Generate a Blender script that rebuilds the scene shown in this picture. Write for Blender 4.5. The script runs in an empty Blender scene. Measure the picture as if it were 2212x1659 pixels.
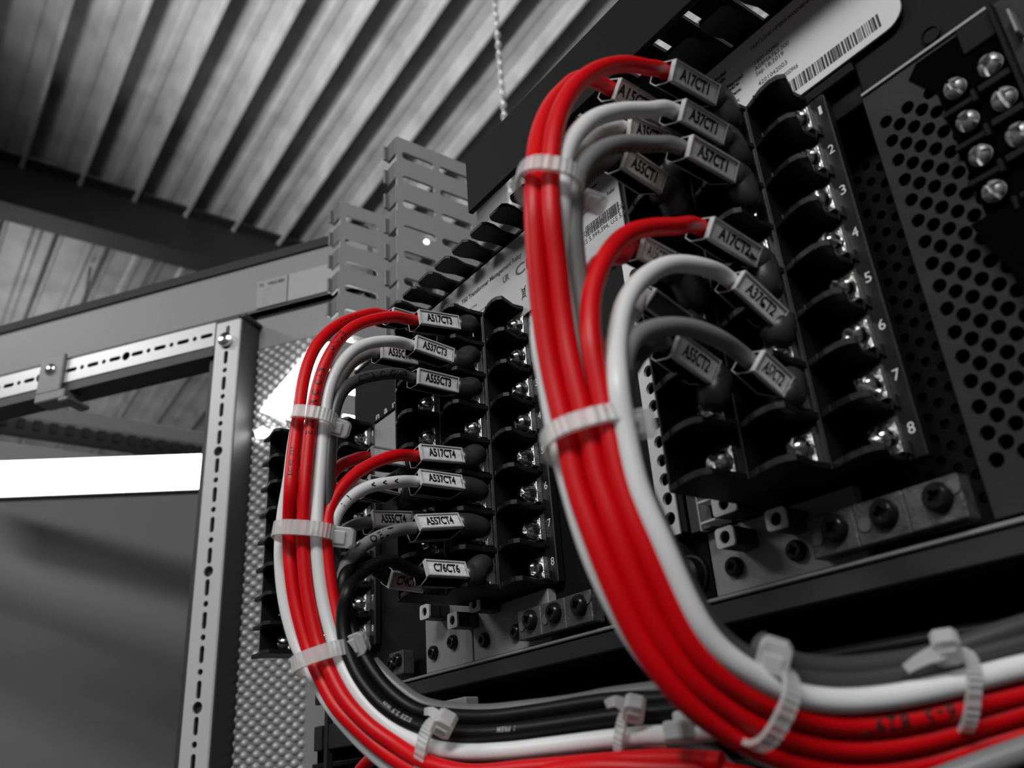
import bpy, bmesh, math, random
from mathutils import Vector, Matrix
random.seed(7)
V = Vector
S = bpy.context.scene
COL = S.collection

# ------------------------------------------------------------------ camera
# solved from the relay's terminal pitch (15 mm) and the three vanishing points
RC = [[0.58478396, 0.80826221, -0.06874657],
      [-0.37903643, 0.1972237, -0.90418573],
      [-0.71718833, 0.55481077, 0.42157096]]
CP = V((.100923217, -.205219971, -.17960419))
FP = 1847.02
cd = bpy.data.cameras.new('camera'); cam = bpy.data.objects.new('camera', cd); COL.objects.link(cam)
r0, r1, r2 = [V(r) for r in RC]
m = Matrix((r0, -r1, -r2)).transposed().to_4x4(); m.translation = CP
cam.matrix_world = m
cd.sensor_width = 36; cd.lens = FP / 2212 * 36; cd.clip_start = .01; cd.clip_end = 60
cd.dof.use_dof = True; cd.dof.focus_distance = .345; cd.dof.aperture_fstop = 15
S.camera = cam

# ------------------------------------------------------------------ world, lights, exposure
w = bpy.data.worlds.new('hall'); S.world = w; w.use_nodes = True
w.node_tree.nodes['Background'].inputs[0].default_value = (.5, .5, .5, 1)
w.node_tree.nodes['Background'].inputs[1].default_value = .06
S.view_settings.view_transform = 'Standard'; S.view_settings.look = 'None'
S.view_settings.exposure = 1.0; S.view_settings.gamma = 1
try: S.view_settings.use_curve_mapping = False
except Exception: pass

def area(name, loc, target, sx, sy, e, col=(1, 1, 1)):
    l = bpy.data.lights.new(name, 'AREA'); l.shape = 'RECTANGLE'; l.size = sx; l.size_y = sy; l.energy = e; l.color = col
    o = bpy.data.objects.new(name, l); COL.objects.link(o); o.location = loc
    o.rotation_euler = (V(target) - V(loc)).to_track_quat('-Z', 'Y').to_euler()
    return o
area('ceiling_luminaire_light', (.70, -1.25, 1.0), (-.08, 0, -.05), 1.3, .3, 14)
area('aisle_luminaire_light', (-1.1, -1.2, .9), (-.1, 0, -.1), .7, .15, 3.0)
sl = bpy.data.lights.new('roof_spot', 'SPOT'); sl.energy = 330; sl.spot_size = math.radians(80); sl.spot_blend = 1; sl.shadow_soft_size = .25
so = bpy.data.objects.new('roof_spot', sl); COL.objects.link(so); so.location = (-1.2, -1.4, 1.0)
so.rotation_euler = (V((-2.1, 2.2, 2.7)) - so.location).to_track_quat('-Z', 'Y').to_euler()
area('far_roof_fill', (-5.6, .2, .9), (-5.2, .8, 2.6), 1.2, .5, 9)  # unseen lamp added to brighten the roof beyond the beam
area('hall_luminaire_light', (-.9, .9, 1.1), (-.5, .05, .1), .9, .5, 1.2)

# ------------------------------------------------------------------ helpers
def ray(x, y):
    c = V(((x - 1106) / FP, (y - 829.5) / FP, 1))
    return r0 * c.x + r1 * c.y + r2 * c.z
def at(x, y, d): return CP + ray(x, y) * d
def on(x, y, ax, v):
    d = ray(x, y); i = 'xyz'.index(ax); return CP + d * ((v - CP[i]) / d[i])

MATS = {}
def mat(name, col, rough=.5, metal=0., spec=.5, noise=0., nscale=60., bump=0., bscale=300., emit=0., alpha=1., trans=0., coat=0., stretch=None):
    if name in MATS: return MATS[name]
    M = bpy.data.materials.new(name); M.use_nodes = True
    nt = M.node_tree; b = nt.nodes['Principled BSDF']
    if isinstance(col, (int, float)): col = (col, col, col)
    b.inputs['Base Color'].default_value = (*col, 1)
    b.inputs['Roughness'].default_value = rough; b.inputs['Metallic'].default_value = metal
    b.inputs['Specular IOR Level'].default_value = spec
    b.inputs['Alpha'].default_value = alpha; b.inputs['Transmission Weight'].default_value = trans
    b.inputs['Coat Weight'].default_value = coat
    if emit: b.inputs['Emission Color'].default_value = (*col, 1); b.inputs['Emission Strength'].default_value = emit
    tc = nt.nodes.new('ShaderNodeTexCoord')
    if stretch:
        mp = nt.nodes.new('ShaderNodeMapping'); mp.inputs['Scale'].default_value = stretch
        nt.links.new(tc.outputs['Object'], mp.inputs[0]); src = mp.outputs[0]
    else: src = tc.outputs['Object']
    if noise:
        n = nt.nodes.new('ShaderNodeTexNoise'); n.inputs['Scale'].default_value = nscale; n.inputs['Detail'].default_value = 6
        nt.links.new(src, n.inputs['Vector'])
        r = nt.nodes.new('ShaderNodeValToRGB'); r.color_ramp.elements[0].position = .3; r.color_ramp.elements[1].position = .7
        r.color_ramp.elements[0].color = (*[c * (1 - noise) for c in col], 1)
        r.color_ramp.elements[1].color = (*[min(1, c * (1 + noise)) for c in col], 1)
        nt.links.new(n.outputs['Fac'], r.inputs[0]); nt.links.new(r.outputs[0], b.inputs['Base Color'])
    if bump:
        n2 = nt.nodes.new('ShaderNodeTexNoise'); n2.inputs['Scale'].default_value = bscale; n2.inputs['Detail'].default_value = 3
        nt.links.new(src, n2.inputs['Vector'])
        bp = nt.nodes.new('ShaderNodeBump'); bp.inputs['Strength'].default_value = bump; bp.inputs['Distance'].default_value = .0004
        nt.links.new(n2.outputs['Fac'], bp.inputs['Height']); nt.links.new(bp.outputs[0], b.inputs['Normal'])
    MATS[name] = M; return M

BLK = mat('black_moulded_plastic', .005, .5, spec=.3, bump=.15, bscale=900)
BLK2 = mat('black_painted_steel', .005, .6, spec=.15, bump=.4, bscale=700)
PERF = mat('dark_grey_painted_steel', .03, .6, spec=.15, bump=.35, bscale=900)
BOOT = mat('black_heatshrink_boot', .03, .36, bump=.25, bscale=350)
RED = mat('red_wire_insulation', (.62, .0003, .004), .42, spec=.3)
WHT = mat('white_wire_insulation', .72, .4)
GRY = mat('grey_wire_insulation', .20, .38)
DGR = mat('dark_grey_wire_insulation', .048, .4)
BKW = mat('black_wire_insulation', .005, .42, spec=.22)
STEEL = mat('plated_screw_steel', .75, .16, 1, bump=.25, bscale=800)
PLATE = mat('bright_terminal_plate', .8, .28, 1, bump=.7, bscale=1500)
DSCR = mat('black_oxide_screw', .02, .25, .6)
GND = mat('cast_dark_steel', .09, .45, .4, noise=.35, nscale=400, bump=.5, bscale=900)
NYL = mat('natural_nylon', .66, .35, alpha=.56, spec=.5)
PAPER = mat('marker_paper', .93, .45, noise=.25, nscale=500, stretch=(.04, 1, 1))
INK = mat('black_ink', .006, .5)
WINK = mat('white_print', .7, .5)
SHEET = mat('rating_label_sheet', .58, .5)
SHEET2 = mat('label_sheet_small', .42, .5)
DUCT = mat('black_duct_plastic', .01, .5, spec=.3)
GDUCT = mat('grey_duct_plastic', .34, .42)
GREYP = mat('grey_module_paint', .26, .5, bump=.3, bscale=900)
LGREY = mat('light_grey_connector', .6, .45)
DOORP = mat('grey_door_paint', .22, .5, noise=.08, nscale=900, bump=.3, bscale=700)
PROF = mat('zinc_slotted_profile', .62, .35, .3)
PROFD = mat('dark_profile_side', .03, .5)
DIMP = mat('lit_dimple_metal', .50, .38, .15)
DARK = mat('dark_void_plastic', .002, .9, spec=0.)
RUB = mat('black_rubber_gasket', .008, .7)
CAB = mat('grey_cabinet_paint', .34, .55)
BEAM = mat('dark_steel_beam', .014, .6, noise=.3, nscale=6)
LIT = mat('reflection_glow', 1., .5, emit=4.)  # glow for the painted reflection and shine, not a lamp

# clear plastic of the markers and glass
def clear(name, tint, mixf, rough=.08, milk=0.):
    M = bpy.data.materials.new(name); M.use_nodes = True; nt = M.node_tree
    for n in list(nt.nodes):
        if n.type != 'OUTPUT_MATERIAL': nt.nodes.remove(n)
    out = [n for n in nt.nodes if n.type == 'OUTPUT_MATERIAL'][0]
    t = nt.nodes.new('ShaderNodeBsdfTransparent'); t.inputs[0].default_value = (*[tint] * 3, 1)
    g = nt.nodes.new('ShaderNodeBsdfGlossy'); g.inputs['Roughness'].default_value = rough
    f = nt.nodes.new('ShaderNodeLayerWeight'); f.inputs['Blend'].default_value = .5
    pw = nt.nodes.new('ShaderNodeMath'); pw.operation = 'POWER'; pw.inputs[1].default_value = 5
    nt.links.new(f.outputs['Facing'], pw.inputs[0])
    a = nt.nodes.new('ShaderNodeMath'); a.operation = 'MULTIPLY_ADD'; a.inputs[1].default_value = .9; a.inputs[2].default_value = mixf
    nt.links.new(pw.outputs[0], a.inputs[0])
    mx = nt.nodes.new('ShaderNodeMixShader'); nt.links.new(a.outputs[0], mx.inputs[0])
    if milk:
        d = nt.nodes.new('ShaderNodeBsdfDiffuse'); d.inputs[0].default_value = (.55, .55, .55, 1); m2 = nt.nodes.new('ShaderNodeMixShader'); m2.inputs[0].default_value = milk
        nt.links.new(t.outputs[0], m2.inputs[1]); nt.links.new(d.outputs[0], m2.inputs[2]); nt.links.new(m2.outputs[0], mx.inputs[1])
    else: nt.links.new(t.outputs[0], mx.inputs[1]); nt.links.new(g.outputs[0], mx.inputs[2]); nt.links.new(mx.outputs[0], out.inputs[0])
    return M
CLEAR = clear('clear_marker_plastic', .95, .14, .22, .38)
CLEARW = clear('clear_window_plastic', .98, .02, .1)
RIM = mat('rim_highlight_plastic', .55, .25)
GLASS = clear('door_glass', .85, .03, .02)

def tag(o, label=None, cat=None, group=None, kind=None):
    if label: o['label'] = label
    if cat: o['category'] = cat
    if group: o['group'] = group
    if kind: o['kind'] = kind
    return o
def thing(name, label, cat, loc=(0, 0, 0), group=None):
    o = bpy.data.objects.new(name, None); COL.objects.link(o); o.location = loc; o.empty_display_size = .01
    return tag(o, label, cat, group)

class MB:
    """collects shapes into one mesh; coordinates in world space"""
    def __init__(s): s.v = []; s.f = []
    def add(s, vs, fs):
        n = len(s.v); s.v += [tuple(p) for p in vs]; s.f += [tuple(i + n for i in f) for f in fs]; return s
    def box(s, x0, x1, y0, y1, z0, z1, M=None):
        vs = [V((x, y, z)) for x in (x0, x1) for y in (y0, y1) for z in (z0, z1)]
        if M: vs = [M @ p for p in vs]
        return s.add(vs, [(0, 1, 3, 2), (4, 6, 7, 5), (0, 4, 5, 1), (2, 3, 7, 6), (0, 2, 6, 4), (1, 5, 7, 3)])
    def prism(s, poly, a, b, ax='z', M=None):
        n = len(poly)
        def mk(p, t):
            q = {'z': (p[0], p[1], t), 'y': (p[0], t, p[1]), 'x': (t, p[0], p[1])}[ax]
            return M @ V(q) if M else V(q)
        vs = [mk(p, a) for p in poly] + [mk(p, b) for p in poly]
        return s.add(vs, [tuple(range(n))[::-1], tuple(range(n, 2 * n))] + [(i, (i + 1) % n, (i + 1) % n + n, i + n) for i in range(n)])
    def tube(s, P, r, n=16, caps=True):
        T, N, B = frames(P); m_ = len(P); R = r if isinstance(r, (list, tuple)) else [r] * m_
        vs = [P[i] + (N[i] * math.cos(2 * math.pi * k / n) + B[i] * math.sin(2 * math.pi * k / n)) * R[i] for i in range(m_) for k in range(n)]
        fs = [(i * n + k, i * n + (k + 1) % n, (i + 1) * n + (k + 1) % n, (i + 1) * n + k) for i in range(m_ - 1) for k in range(n)]
        if caps: fs += [tuple(range(n))[::-1], tuple(range((m_ - 1) * n, m_ * n))]
        return s.add(vs, fs)
    def lathe(s, prof, c, axis, n=24, ref=V((0, 0, 1))):
        """prof: (radius, height along axis)"""
        a = V(axis).normalized(); u = a.cross(ref)
        if u.length < 1e-3: u = a.cross(V((1, 0, 0)))
        u.normalize(); w_ = a.cross(u); c = V(c); m_ = len(prof)
        vs = [c + a * h + (u * math.cos(2 * math.pi * k / n) + w_ * math.sin(2 * math.pi * k / n)) * r for r, h in prof for k in range(n)]
        fs = [(i * n + k, i * n + (k + 1) % n, (i + 1) * n + (k + 1) % n, (i + 1) * n + k) for i in range(m_ - 1) for k in range(n)]
        fs += [tuple(range(n))[::-1], tuple(range((m_ - 1) * n, m_ * n))]
        return s.add(vs, fs)
    def sphere(s, c, r, n=10, m_=6, sc=(1, 1, 1)):
        prof = [(r * math.sin(math.pi * (i + .02) / (m_ + .04)), -r * math.cos(math.pi * (i + .02) / (m_ + .04))) for i in range(m_ + 1)]
        return s.lathe(prof, c, (0, 0, 1), n, V((1, 0, 0)))
    def build(s, name, mt, parent=None, smooth=None, bevel=0, seg=1):
        me = bpy.data.meshes.new(name); base = V(parent.location) if parent and parent.parent is None else V((0, 0, 0))
        if parent and parent.parent is not None: base = V(parent.parent.location) + V(parent.location)
        me.from_pydata([tuple(V(p) - base) for p in s.v], [], s.f)
        bm = bmesh.new(); bm.from_mesh(me); bmesh.ops.recalc_face_normals(bm, faces=bm.faces); bm.to_mesh(me); bm.free()
        me.materials.append(mt)
        if smooth is not None:
            me.polygons.foreach_set('use_smooth', [True] * len(me.polygons))
            try: me.set_sharp_from_angle(angle=math.radians(smooth))
            except Exception: pass
        o = bpy.data.objects.new(name, me); COL.objects.link(o)
        if parent: o.parent = parent
        if bevel:
            b = o.modifiers.new('bevel', 'BEVEL'); b.width = bevel; b.segments = seg; b.limit_method = 'ANGLE'; b.angle_limit = math.radians(40)
        return o

def frames(P):
    m_ = len(P); T = []
    for i in range(m_):
        t = (P[min(i + 1, m_ - 1)] - P[max(i - 1, 0)]); T.append(t.normalized())
    n = T[0].cross(V((0, 0, 1)))
    if n.length < .1: n = T[0].cross(V((1, 0, 0)))
    n.normalize(); N = [n]
    for i in range(1, m_):
        n = N[-1] - T[i] * N[-1].dot(T[i]); N.append(n.normalized())
    return T, N, [T[i].cross(N[i]) for i in range(m_)]
def spline(pts, step=.0015):
    P = [2 * pts[0] - pts[1]] + list(pts) + [2 * pts[-1] - pts[-2]]; out = []
    for i in range(1, len(P) - 2):
        a, b, c, d = P[i - 1:i + 3]; L = (c - b).length; k = max(2, int(L / step))
        # centripetal parameterisation keeps the wire from looping
        t0 = 0; t1 = t0 + max(1e-6, (b - a).length) ** .5; t2 = t1 + max(1e-6, (c - b).length) ** .5; t3 = t2 + max(1e-6, (d - c).length) ** .5
        for j in range(k):
            t = t1 + (t2 - t1) * j / k
            A1 = a * ((t1 - t) / (t1 - t0)) + b * ((t - t0) / (t1 - t0)); A2 = b * ((t2 - t) / (t2 - t1)) + c * ((t - t1) / (t2 - t1)); A3 = c * ((t3 - t) / (t3 - t2)) + d * ((t - t2) / (t3 - t2))
            B1 = A1 * ((t2 - t) / (t2 - t0)) + A2 * ((t - t0) / (t2 - t0)); B2 = A2 * ((t3 - t) / (t3 - t1)) + A3 * ((t - t1) / (t3 - t1))
            out.append(B1 * ((t2 - t) / (t2 - t1)) + B2 * ((t - t1) / (t2 - t1)))
    out.append(P[-2]); return out
def relax(P, n=6):
    for _ in range(n):
        P = [P[0]] + [P[i] * .5 + (P[i - 1] + P[i + 1]) * .25 for i in range(1, len(P) - 1)] + [P[-1]]
    return P

DG = None
def curve_mesh(cu):
    o = bpy.data.objects.new('tmp', cu); COL.objects.link(o)
    dg = bpy.context.evaluated_depsgraph_get(); dg.update()
    me = bpy.data.meshes.new_from_object(o.evaluated_get(dg)); bpy.data.objects.remove(o)
    vs = [v.co.copy() for v in me.vertices]; fs = [tuple(p.vertices) for p in me.polygons]
    bpy.data.meshes.remove(me); return vs, fs
def text_mesh(txt, size=1., bold=0., ext=0., align='CENTER', space=1., res=3):
    cu = bpy.data.curves.new('t', 'FONT'); cu.body = txt; cu.size = size; cu.offset = bold; cu.extrude = ext
    cu.align_x = align; cu.align_y = 'CENTER'; cu.space_character = space; cu.resolution_u = res
    r = curve_mesh(cu); bpy.data.curves.remove(cu); return r
def holed(outer, holes, th):
    """flat plate in XY with holes, thickness th centred on z=0"""
    cu = bpy.data.curves.new('p', 'CURVE'); cu.dimensions = '2D'; cu.fill_mode = 'BOTH'; cu.extrude = th / 2
    for pl in [outer] + holes:
        sp = cu.splines.new('POLY'); sp.points.add(len(pl) - 1)
        for i, p in enumerate(pl): sp.points[i].co = (p[0], p[1], 0, 1)
        sp.use_cyclic_u = True
    r = curve_mesh(cu); bpy.data.curves.remove(cu); return r
def circ(x, y, r, n=16, sx=1, sy=1): return [(x + r * sx * math.cos(2 * math.pi * k / n), y + r * sy * math.sin(2 * math.pi * k / n)) for k in range(n)]
def rect(x0, x1, y0, y1): return [(x0, y0), (x1, y0), (x1, y1), (x0, y1)]
def slot(x0, x1, y0, y1, ax='x', n=6):
    if ax == 'x':
        r = (y1 - y0) / 2; c = (y0 + y1) / 2
        return [(x1 - r + r * math.sin(math.pi * k / n), c - r * math.cos(math.pi * k / n)) for k in range(n + 1)] + [(x0 + r - r * math.sin(math.pi * k / n), c + r * math.cos(math.pi * k / n)) for k in range(n + 1)]
    return [(b, a) for a, b in slot(y0, y1, x0, x1)][::-1]
def frameM(o, X, Y):
    X = V(X).normalized(); Z = X.cross(V(Y)).normalized(); Y = Z.cross(X)
    M = Matrix((X, Y, Z)).transposed().to_4x4(); M.translation = V(o); return M
def addT(mb, vf, M): return mb.add([M @ p for p in vf[0]], vf[1])
def text_on(name, txt, o, X, Y, h, parent, mt=INK, bold=0., align='CENTER', width=None, space=1.):
    """text with cap height h, centre (or left end) at o, along X, up Y; sits proud by a hair"""
    vf = text_mesh(txt, 1, bold, .006, align, space)
    if not vf[0]: return None
    xs = [p.x for p in vf[0]]; k = h / .7; kx = k
    if width: kx = width / (max(xs) - min(xs))
    M = frameM(o, X, Y); Z = M.to_3x3() @ V((0, 0, 1))
    vf = ([V((p.x * kx, p.y * k, p.z * h + .00006)) for p in vf[0]], vf[1])
    return addT(MB(), vf, M).build(name, mt, parent)

# ================================================================== THE SETTING: hall roof
CH = 3.0
RD = V((-0.99617595, 0, -0.08736975)); RN = V((-.08736975, 0, .99617595))
def ceil(u, y, d=0): # u metres along the ribs from above the camera, d below the sheet
    return CP + RN * (CH - d) + RD * u + V((0, y - CP.y, 0))
mb = MB(); ys = []
pitch = .238; y0 = .076
prof = [(-.119, .0), (-.052, 0), (-.050, .006), (.0, .006), (.002, 0), (.052, 0), (.068, .055), (.098, .055), (.114, 0)]
pts = []
for k in range(-12, 24):
    for dy, d in [(-.119 + .03, 0), (-.036, .0), (-.020, .005), (.002, .005), (.016, 0), (.064, 0), (.072, .064), (.078, .074), (.090, .074), (.096, .064), (.100, 0)]:
        pts.append((y0 + .119 - .088 + k * pitch + dy, d))
vs = []; fs = []
for y, d in pts:
    vs += [ceil(-3, y, d), ceil(14, y, d)]
for i in range(len(pts) - 1): fs.append((2 * i, 2 * i + 1, 2 * i + 3, 2 * i + 2))
mb.add(vs, fs)
ROOF = mat('galvanised_roof_sheet', .36, .5, .2, noise=.22, nscale=7, bump=.0)
tag(mb.build('ceiling', ROOF), kind='structure')
def beam(name, u, y_0, y_1, h, wd=.14, drop=.05):
    b = MB(); c = ceil(u, 0, drop); x = c.x; z = c.z
    b.box(x - .006, x + .006, y_0, y_1, z - h, z); b.box(x - wd / 2, x + wd / 2, y_0, y_1, z - .012, z); b.box(x - wd / 2, x + wd / 2, y_0, y_1, z - h - .012, z - h)
    tag(b.build(name, BEAM), kind='structure')
beam('trim_1', 3.40, -2.5, 7, .25)
beam('trim_2', 9.5, -3.5, 12, .45, .3)
b = MB(); b.box(-11.2, -11, -8, 12, -2, 2.2); tag(b.build('wall_left', mat('hall_wall', .05, .8)), kind='structure')
b = MB(); b.box(-11, 4, 6.9, 7.1, -2, 3.2); tag(b.build('wall_back', mat('hall_wall', .05, .8)), kind='structure')
b = MB(); b.box(-11, 4, -8, 7, -1.75, -1.7); tag(b.build('floor', mat('hall_floor', .12, .7, noise=.2, nscale=3)), kind='structure')

# hanging chain of twisted links
def chain(x, y, z0, z1, label, r=.009, name='hanging_chain'):
    b = MB(); n = int((z1 - z0) / (r * 2.2))
    for k in range(n):
        z = z0 + (k + .5) * (z1 - z0) / n; a = k * math.pi / 2 + .6
        P = [V((x + math.cos(a) * r * .75 * math.cos(t), y + math.sin(a) * r * .75 * math.cos(t), z + r * 1.7 * math.sin(t))) for t in [2 * math.pi * j / 12 for j in range(13)]]
        b.tube(P, r * .32, 6, False)
    tag(b.build(name, mat('galvanised_chain', .5, .35, .7), smooth=60), label, 'chain')
pc = on(1080, 140, 'y', 1.0)
chain(pc.x, 1.0, 1.2, 2.62, 'galvanised chain hanging from the roof sheet near the top centre')
pc = on(198, 560, 'x', -4.2)
chain(pc.x, pc.y, pc.z - .9, (ceil(0, 0).z - .0877 * (CP.x + 4.2)), 'faint thin chain hanging below the dark roof beam on the left', .008)

# ================================================================== enclosure door, its window and what stands beyond
DD = V((-0.8182847, -0.57481315, 0)); DN = V((-.57481315, .8182847, 0)); DP = V((-0.55173035, -0.00831633, 0))
def dr(s, z, off=0): return DP + DD * s + DN * off + V((0, 0, z))
door = thing('enclosure_door', 'open grey enclosure door with slotted frame, window and dimpled panel', 'door', dr(0, -.3))
def dbox(b, s0, s1, z0, z1, o0, o1):
    return b.box(s0, s1, o0, o1, z0, z1, Mdoor)
Mdoor = Matrix((DD, DN, V((0, 0, 1)))).transposed().to_4x4(); Mdoor.translation = DP
b = MB(); dbox(b, -.14, .55, .1945, .2425, -.004, .006); dbox(b, -.14, .55, .1945, .197, -.004, .03)
b.build('top_beam', DOORP, door)
b = MB(); dbox(b, -.14, .55, .2425, .251, -.006, .008); b.build('rubber_gasket', RUB, door)
b = MB(); dbox(b, -.135, -.030, .1605, .189, .0, .006); dbox(b, -.135, -.0915, -.5, .161, .0, .006); dbox(b, -.035, -.005, -.5, .19, 0.001, .006)
b.build('door_sheet', DOORP, door)
b = MB(); dbox(b, -.135, -.034, .1895, .1935, .001, .01); b.build('seam_gap', RUB, door)
# dimples: one pressed sheet, light put into paler bumps over a darker base
bd_ = MB(); b = MB(); dbox(b, -.0925, -.032, -.5, .161, .0005, .004)
sp = .00545; row = 0; z = .157
cs = 12
for c in range(cs):
    s_ = -.0358 - c * .00495
    k = 0
    while True:
        zz = .1575 - k * .0077 - (c % 2) * .00385
        if zz < -.22: break
        k += 1
        ctr = Mdoor @ V((s_, .0005, zz)); R_ = .0026
        prof_ = [(R_, 0), (R_ * .92, .0009), (R_ * .7, .0018), (R_ * .35, .0024), (.0001, .0026)]
        bd_.lathe(prof_, ctr, -DN, 10)
dp_ = b.build('dimpled_panel', mat('shaded_dimple_base', .16, .5), door)
tag(bd_.build('dimples', DIMP, dp_, smooth=60), kind='stuff')
# slotted profile: horizontal rail and vertical stile
def slotted(b, s0, s1, c0, c1, off, vertical, th=.0015):
    holes = []; mid = (c0 + c1) / 2; n = int((s1 - s0) / .0125); k = 0; p = s0 + .008
    w_ = c1 - c0
    while p < s1 - .008:
        if k % 2 == 0: h = slot(p - .0060, p + .0060, mid - .0019, mid + .0019)
        elif k % 8 == 7: h = circ(p, mid, .0040, 14)
        else: h = circ(p, mid, .0022, 10)
        holes.append(h); k += 1; p += .0115
    vf = holed(rect(s0, s1, c0, c1), holes, th)
    out = []
    for q in vf[0]:
        out.append(Mdoor @ (V((q.y, off + q.z, q.x)) if vertical else V((q.x, off + q.z, q.y))))
    b.add(out, vf[1])
b = MB(); slotted(b, -.30, .178, -.0355, -.0135, -.024, True); dbox(b, -.0362, -.0345, -.30, .178, -.024, -.002)
st = b.build('slotted_stile', PROF, door)
b = MB(); dbox(b, -.0375, -.0365, -.30, .1775, -.024, 0); dbox(b, -.034, -.006, -.30, .178, -.020, -.002); b.build('stile_side', PROFD, door)
b = MB(); slotted(b, -.012, .55, .1585, .1800, -.024, False); b.build('slotted_rail', PROF, door)
b = MB(); dbox(b, -.012, .55, .150, .158, -.024, 0); dbox(b, -.012, .55, .160, .179, -.020, -.002); dbox(b, -.034, -.010, .155, .1825, -.0245, 0); dbox(b, -.04, .55, .180, .1825, -.024, 0)
b.build('rail_underside', PROFD, door)
# clamp bracket on the rail
q0 = .140
b = MB(); dbox(b, q0, q0 + .026, .150, .186, -.0285, -.0245); dbox(b, q0 - .006, q0 + .026, .142, .151, -.0285, -.010); dbox(b, q0 - .010, q0, .139, .143, -.0285, -.002)
cl = b.build('clamp_bracket', mat('bracket_paint', .2, .45), door, bevel=.001)
b = MB(); b.lathe([(.0055, 0), (.005, .0015), (.003, .0024), (.0002, .0026)], Mdoor @ V((q0 + .013, -.0285, .172)), -DN, 16); b.build('bracket_screw', STEEL, cl, smooth=40)
b = MB(); P = [Mdoor @ V((-.018, -.034, .155)), Mdoor @ V((-.022, -.036, .1565)), Mdoor @ V((-.026, -.035, .156))]
b.lathe([(.006, 0), (.006, .004), (.004, .005)], Mdoor @ V((-.0245, -.0245, .160)), -DN, 14); b.build('stile_bolt', STEEL, door, smooth=40)
# stickers on the beam
b = MB(); dbox(b, -.0655, -.036, .1968, .223, -.0055, -.0042); s1 = b.build('rating_sticker', mat('sticker_white', .30, .4), door); s1['label'] = 'white rating sticker'
b = MB(); dbox(b, -.115, -.0665, .1968, .223, -.0052, -.0042); s2 = b.build('blank_sticker', mat('sticker_plain', .34, .4), door); s2['label'] = 'plain white sticker strip'
for t, ss, zz, hh in (('TS', -.0400, .2185, .0030), ('V003.880', -.0545, .2185, .0030), ('----  -----', -.047, .2135, .0015), ('--- -----', -.046, .2095, .0015), ('----', -.0435, .205, .0015), ('--- ----', -.0445, .2015, .0015)):
    text_on('sticker_text', t, dr(ss, zz, -.0056), -DD, (0, 0, 1), hh, s1, bold=.02 if hh > .002 else 0)
# glazing of the door
b = MB(); dbox(b, -.008, .55, -.5, .158, -.003, -.001); g = b.build('window_pane', GLASS, door)

# neighbouring cabinet seen through the window
nc = thing('switchgear_cabinet', 'tall grey cabinet behind the door window with grooved front panels', 'cabinet', (-1.3, 0, -1.7))
b = MB(); b.box(-1.24, -1.2, -1.2, .42, -1.7, .30); b.box(-1.24, -1.0, -1.2, -1.16, -1.7, .3)
b.build('side_panel', CAB, nc)
b = MB(); 
for yy in (-.75, -.5, -.27, -.05, .15): b.box(-1.2005, -1.198, yy, yy + .006, -.62, -.28)
for zz in (-.28, -.62): b.box(-1.2005, -1.196, -1.2, .42, zz, zz + .008)
b.build('panel_seams', mat('seam_grey', .24, .6), nc)
b = MB(); b.box(-1.25, -1.17, -1.2, .42, .326, .352); b.build('top_flange', mat('flange_grey', .24, .5), nc, bevel=.004)
b = MB()
for k in range(70): b.box(-1.182, -1.171, -1.1 + k * .021, -1.1 + k * .021 + .010, .314, .3265)
b.build('serrated_gasket', RUB, nc)
# glowing bar in place of a bright reflection on that cabinet
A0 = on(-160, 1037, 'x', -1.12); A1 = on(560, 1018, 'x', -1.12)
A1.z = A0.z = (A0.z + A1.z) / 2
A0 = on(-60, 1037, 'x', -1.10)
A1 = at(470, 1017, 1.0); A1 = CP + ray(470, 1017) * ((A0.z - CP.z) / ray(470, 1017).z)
refl = thing('reflected_strip', 'long white glowing bar standing for a reflection seen through the door window', 'reflection', (A0 + A1) / 2)
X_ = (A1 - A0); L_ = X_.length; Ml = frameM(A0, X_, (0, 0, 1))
b = MB(); b.box(0, L_, -.019, .019, -.012, .012, Ml); b.build('glow_face', LIT, refl)
b = MB(); b.box(0, L_, -.02, .02, -.03, -.0125, Ml); b.build('glow_back', PROFD, refl)
# glowing patches in place of the light shining on the dimples
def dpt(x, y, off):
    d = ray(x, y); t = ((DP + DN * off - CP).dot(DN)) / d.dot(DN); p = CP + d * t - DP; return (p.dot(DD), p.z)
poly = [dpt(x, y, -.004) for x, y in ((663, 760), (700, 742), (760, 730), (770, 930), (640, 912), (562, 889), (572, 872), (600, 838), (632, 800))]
lp = MB(); lp.prism(poly, -.0042, -.0034, 'y', Mdoor); lo = lp.build('shine_patch', LIT)
tag(lo, 'bright white glowing patch with slanted edge, shine on the dimpled sheet', 'reflection')
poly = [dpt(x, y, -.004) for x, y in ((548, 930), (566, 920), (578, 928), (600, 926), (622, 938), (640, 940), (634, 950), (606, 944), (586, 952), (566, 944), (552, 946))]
lp = MB(); lp.prism(poly, -.0031, -.0026, 'y', Mdoor); lo = lp.build('shine_patch', LIT)
tag(lo, 'small glowing patch of shine just below the large slanted patch', 'reflection')

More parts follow.
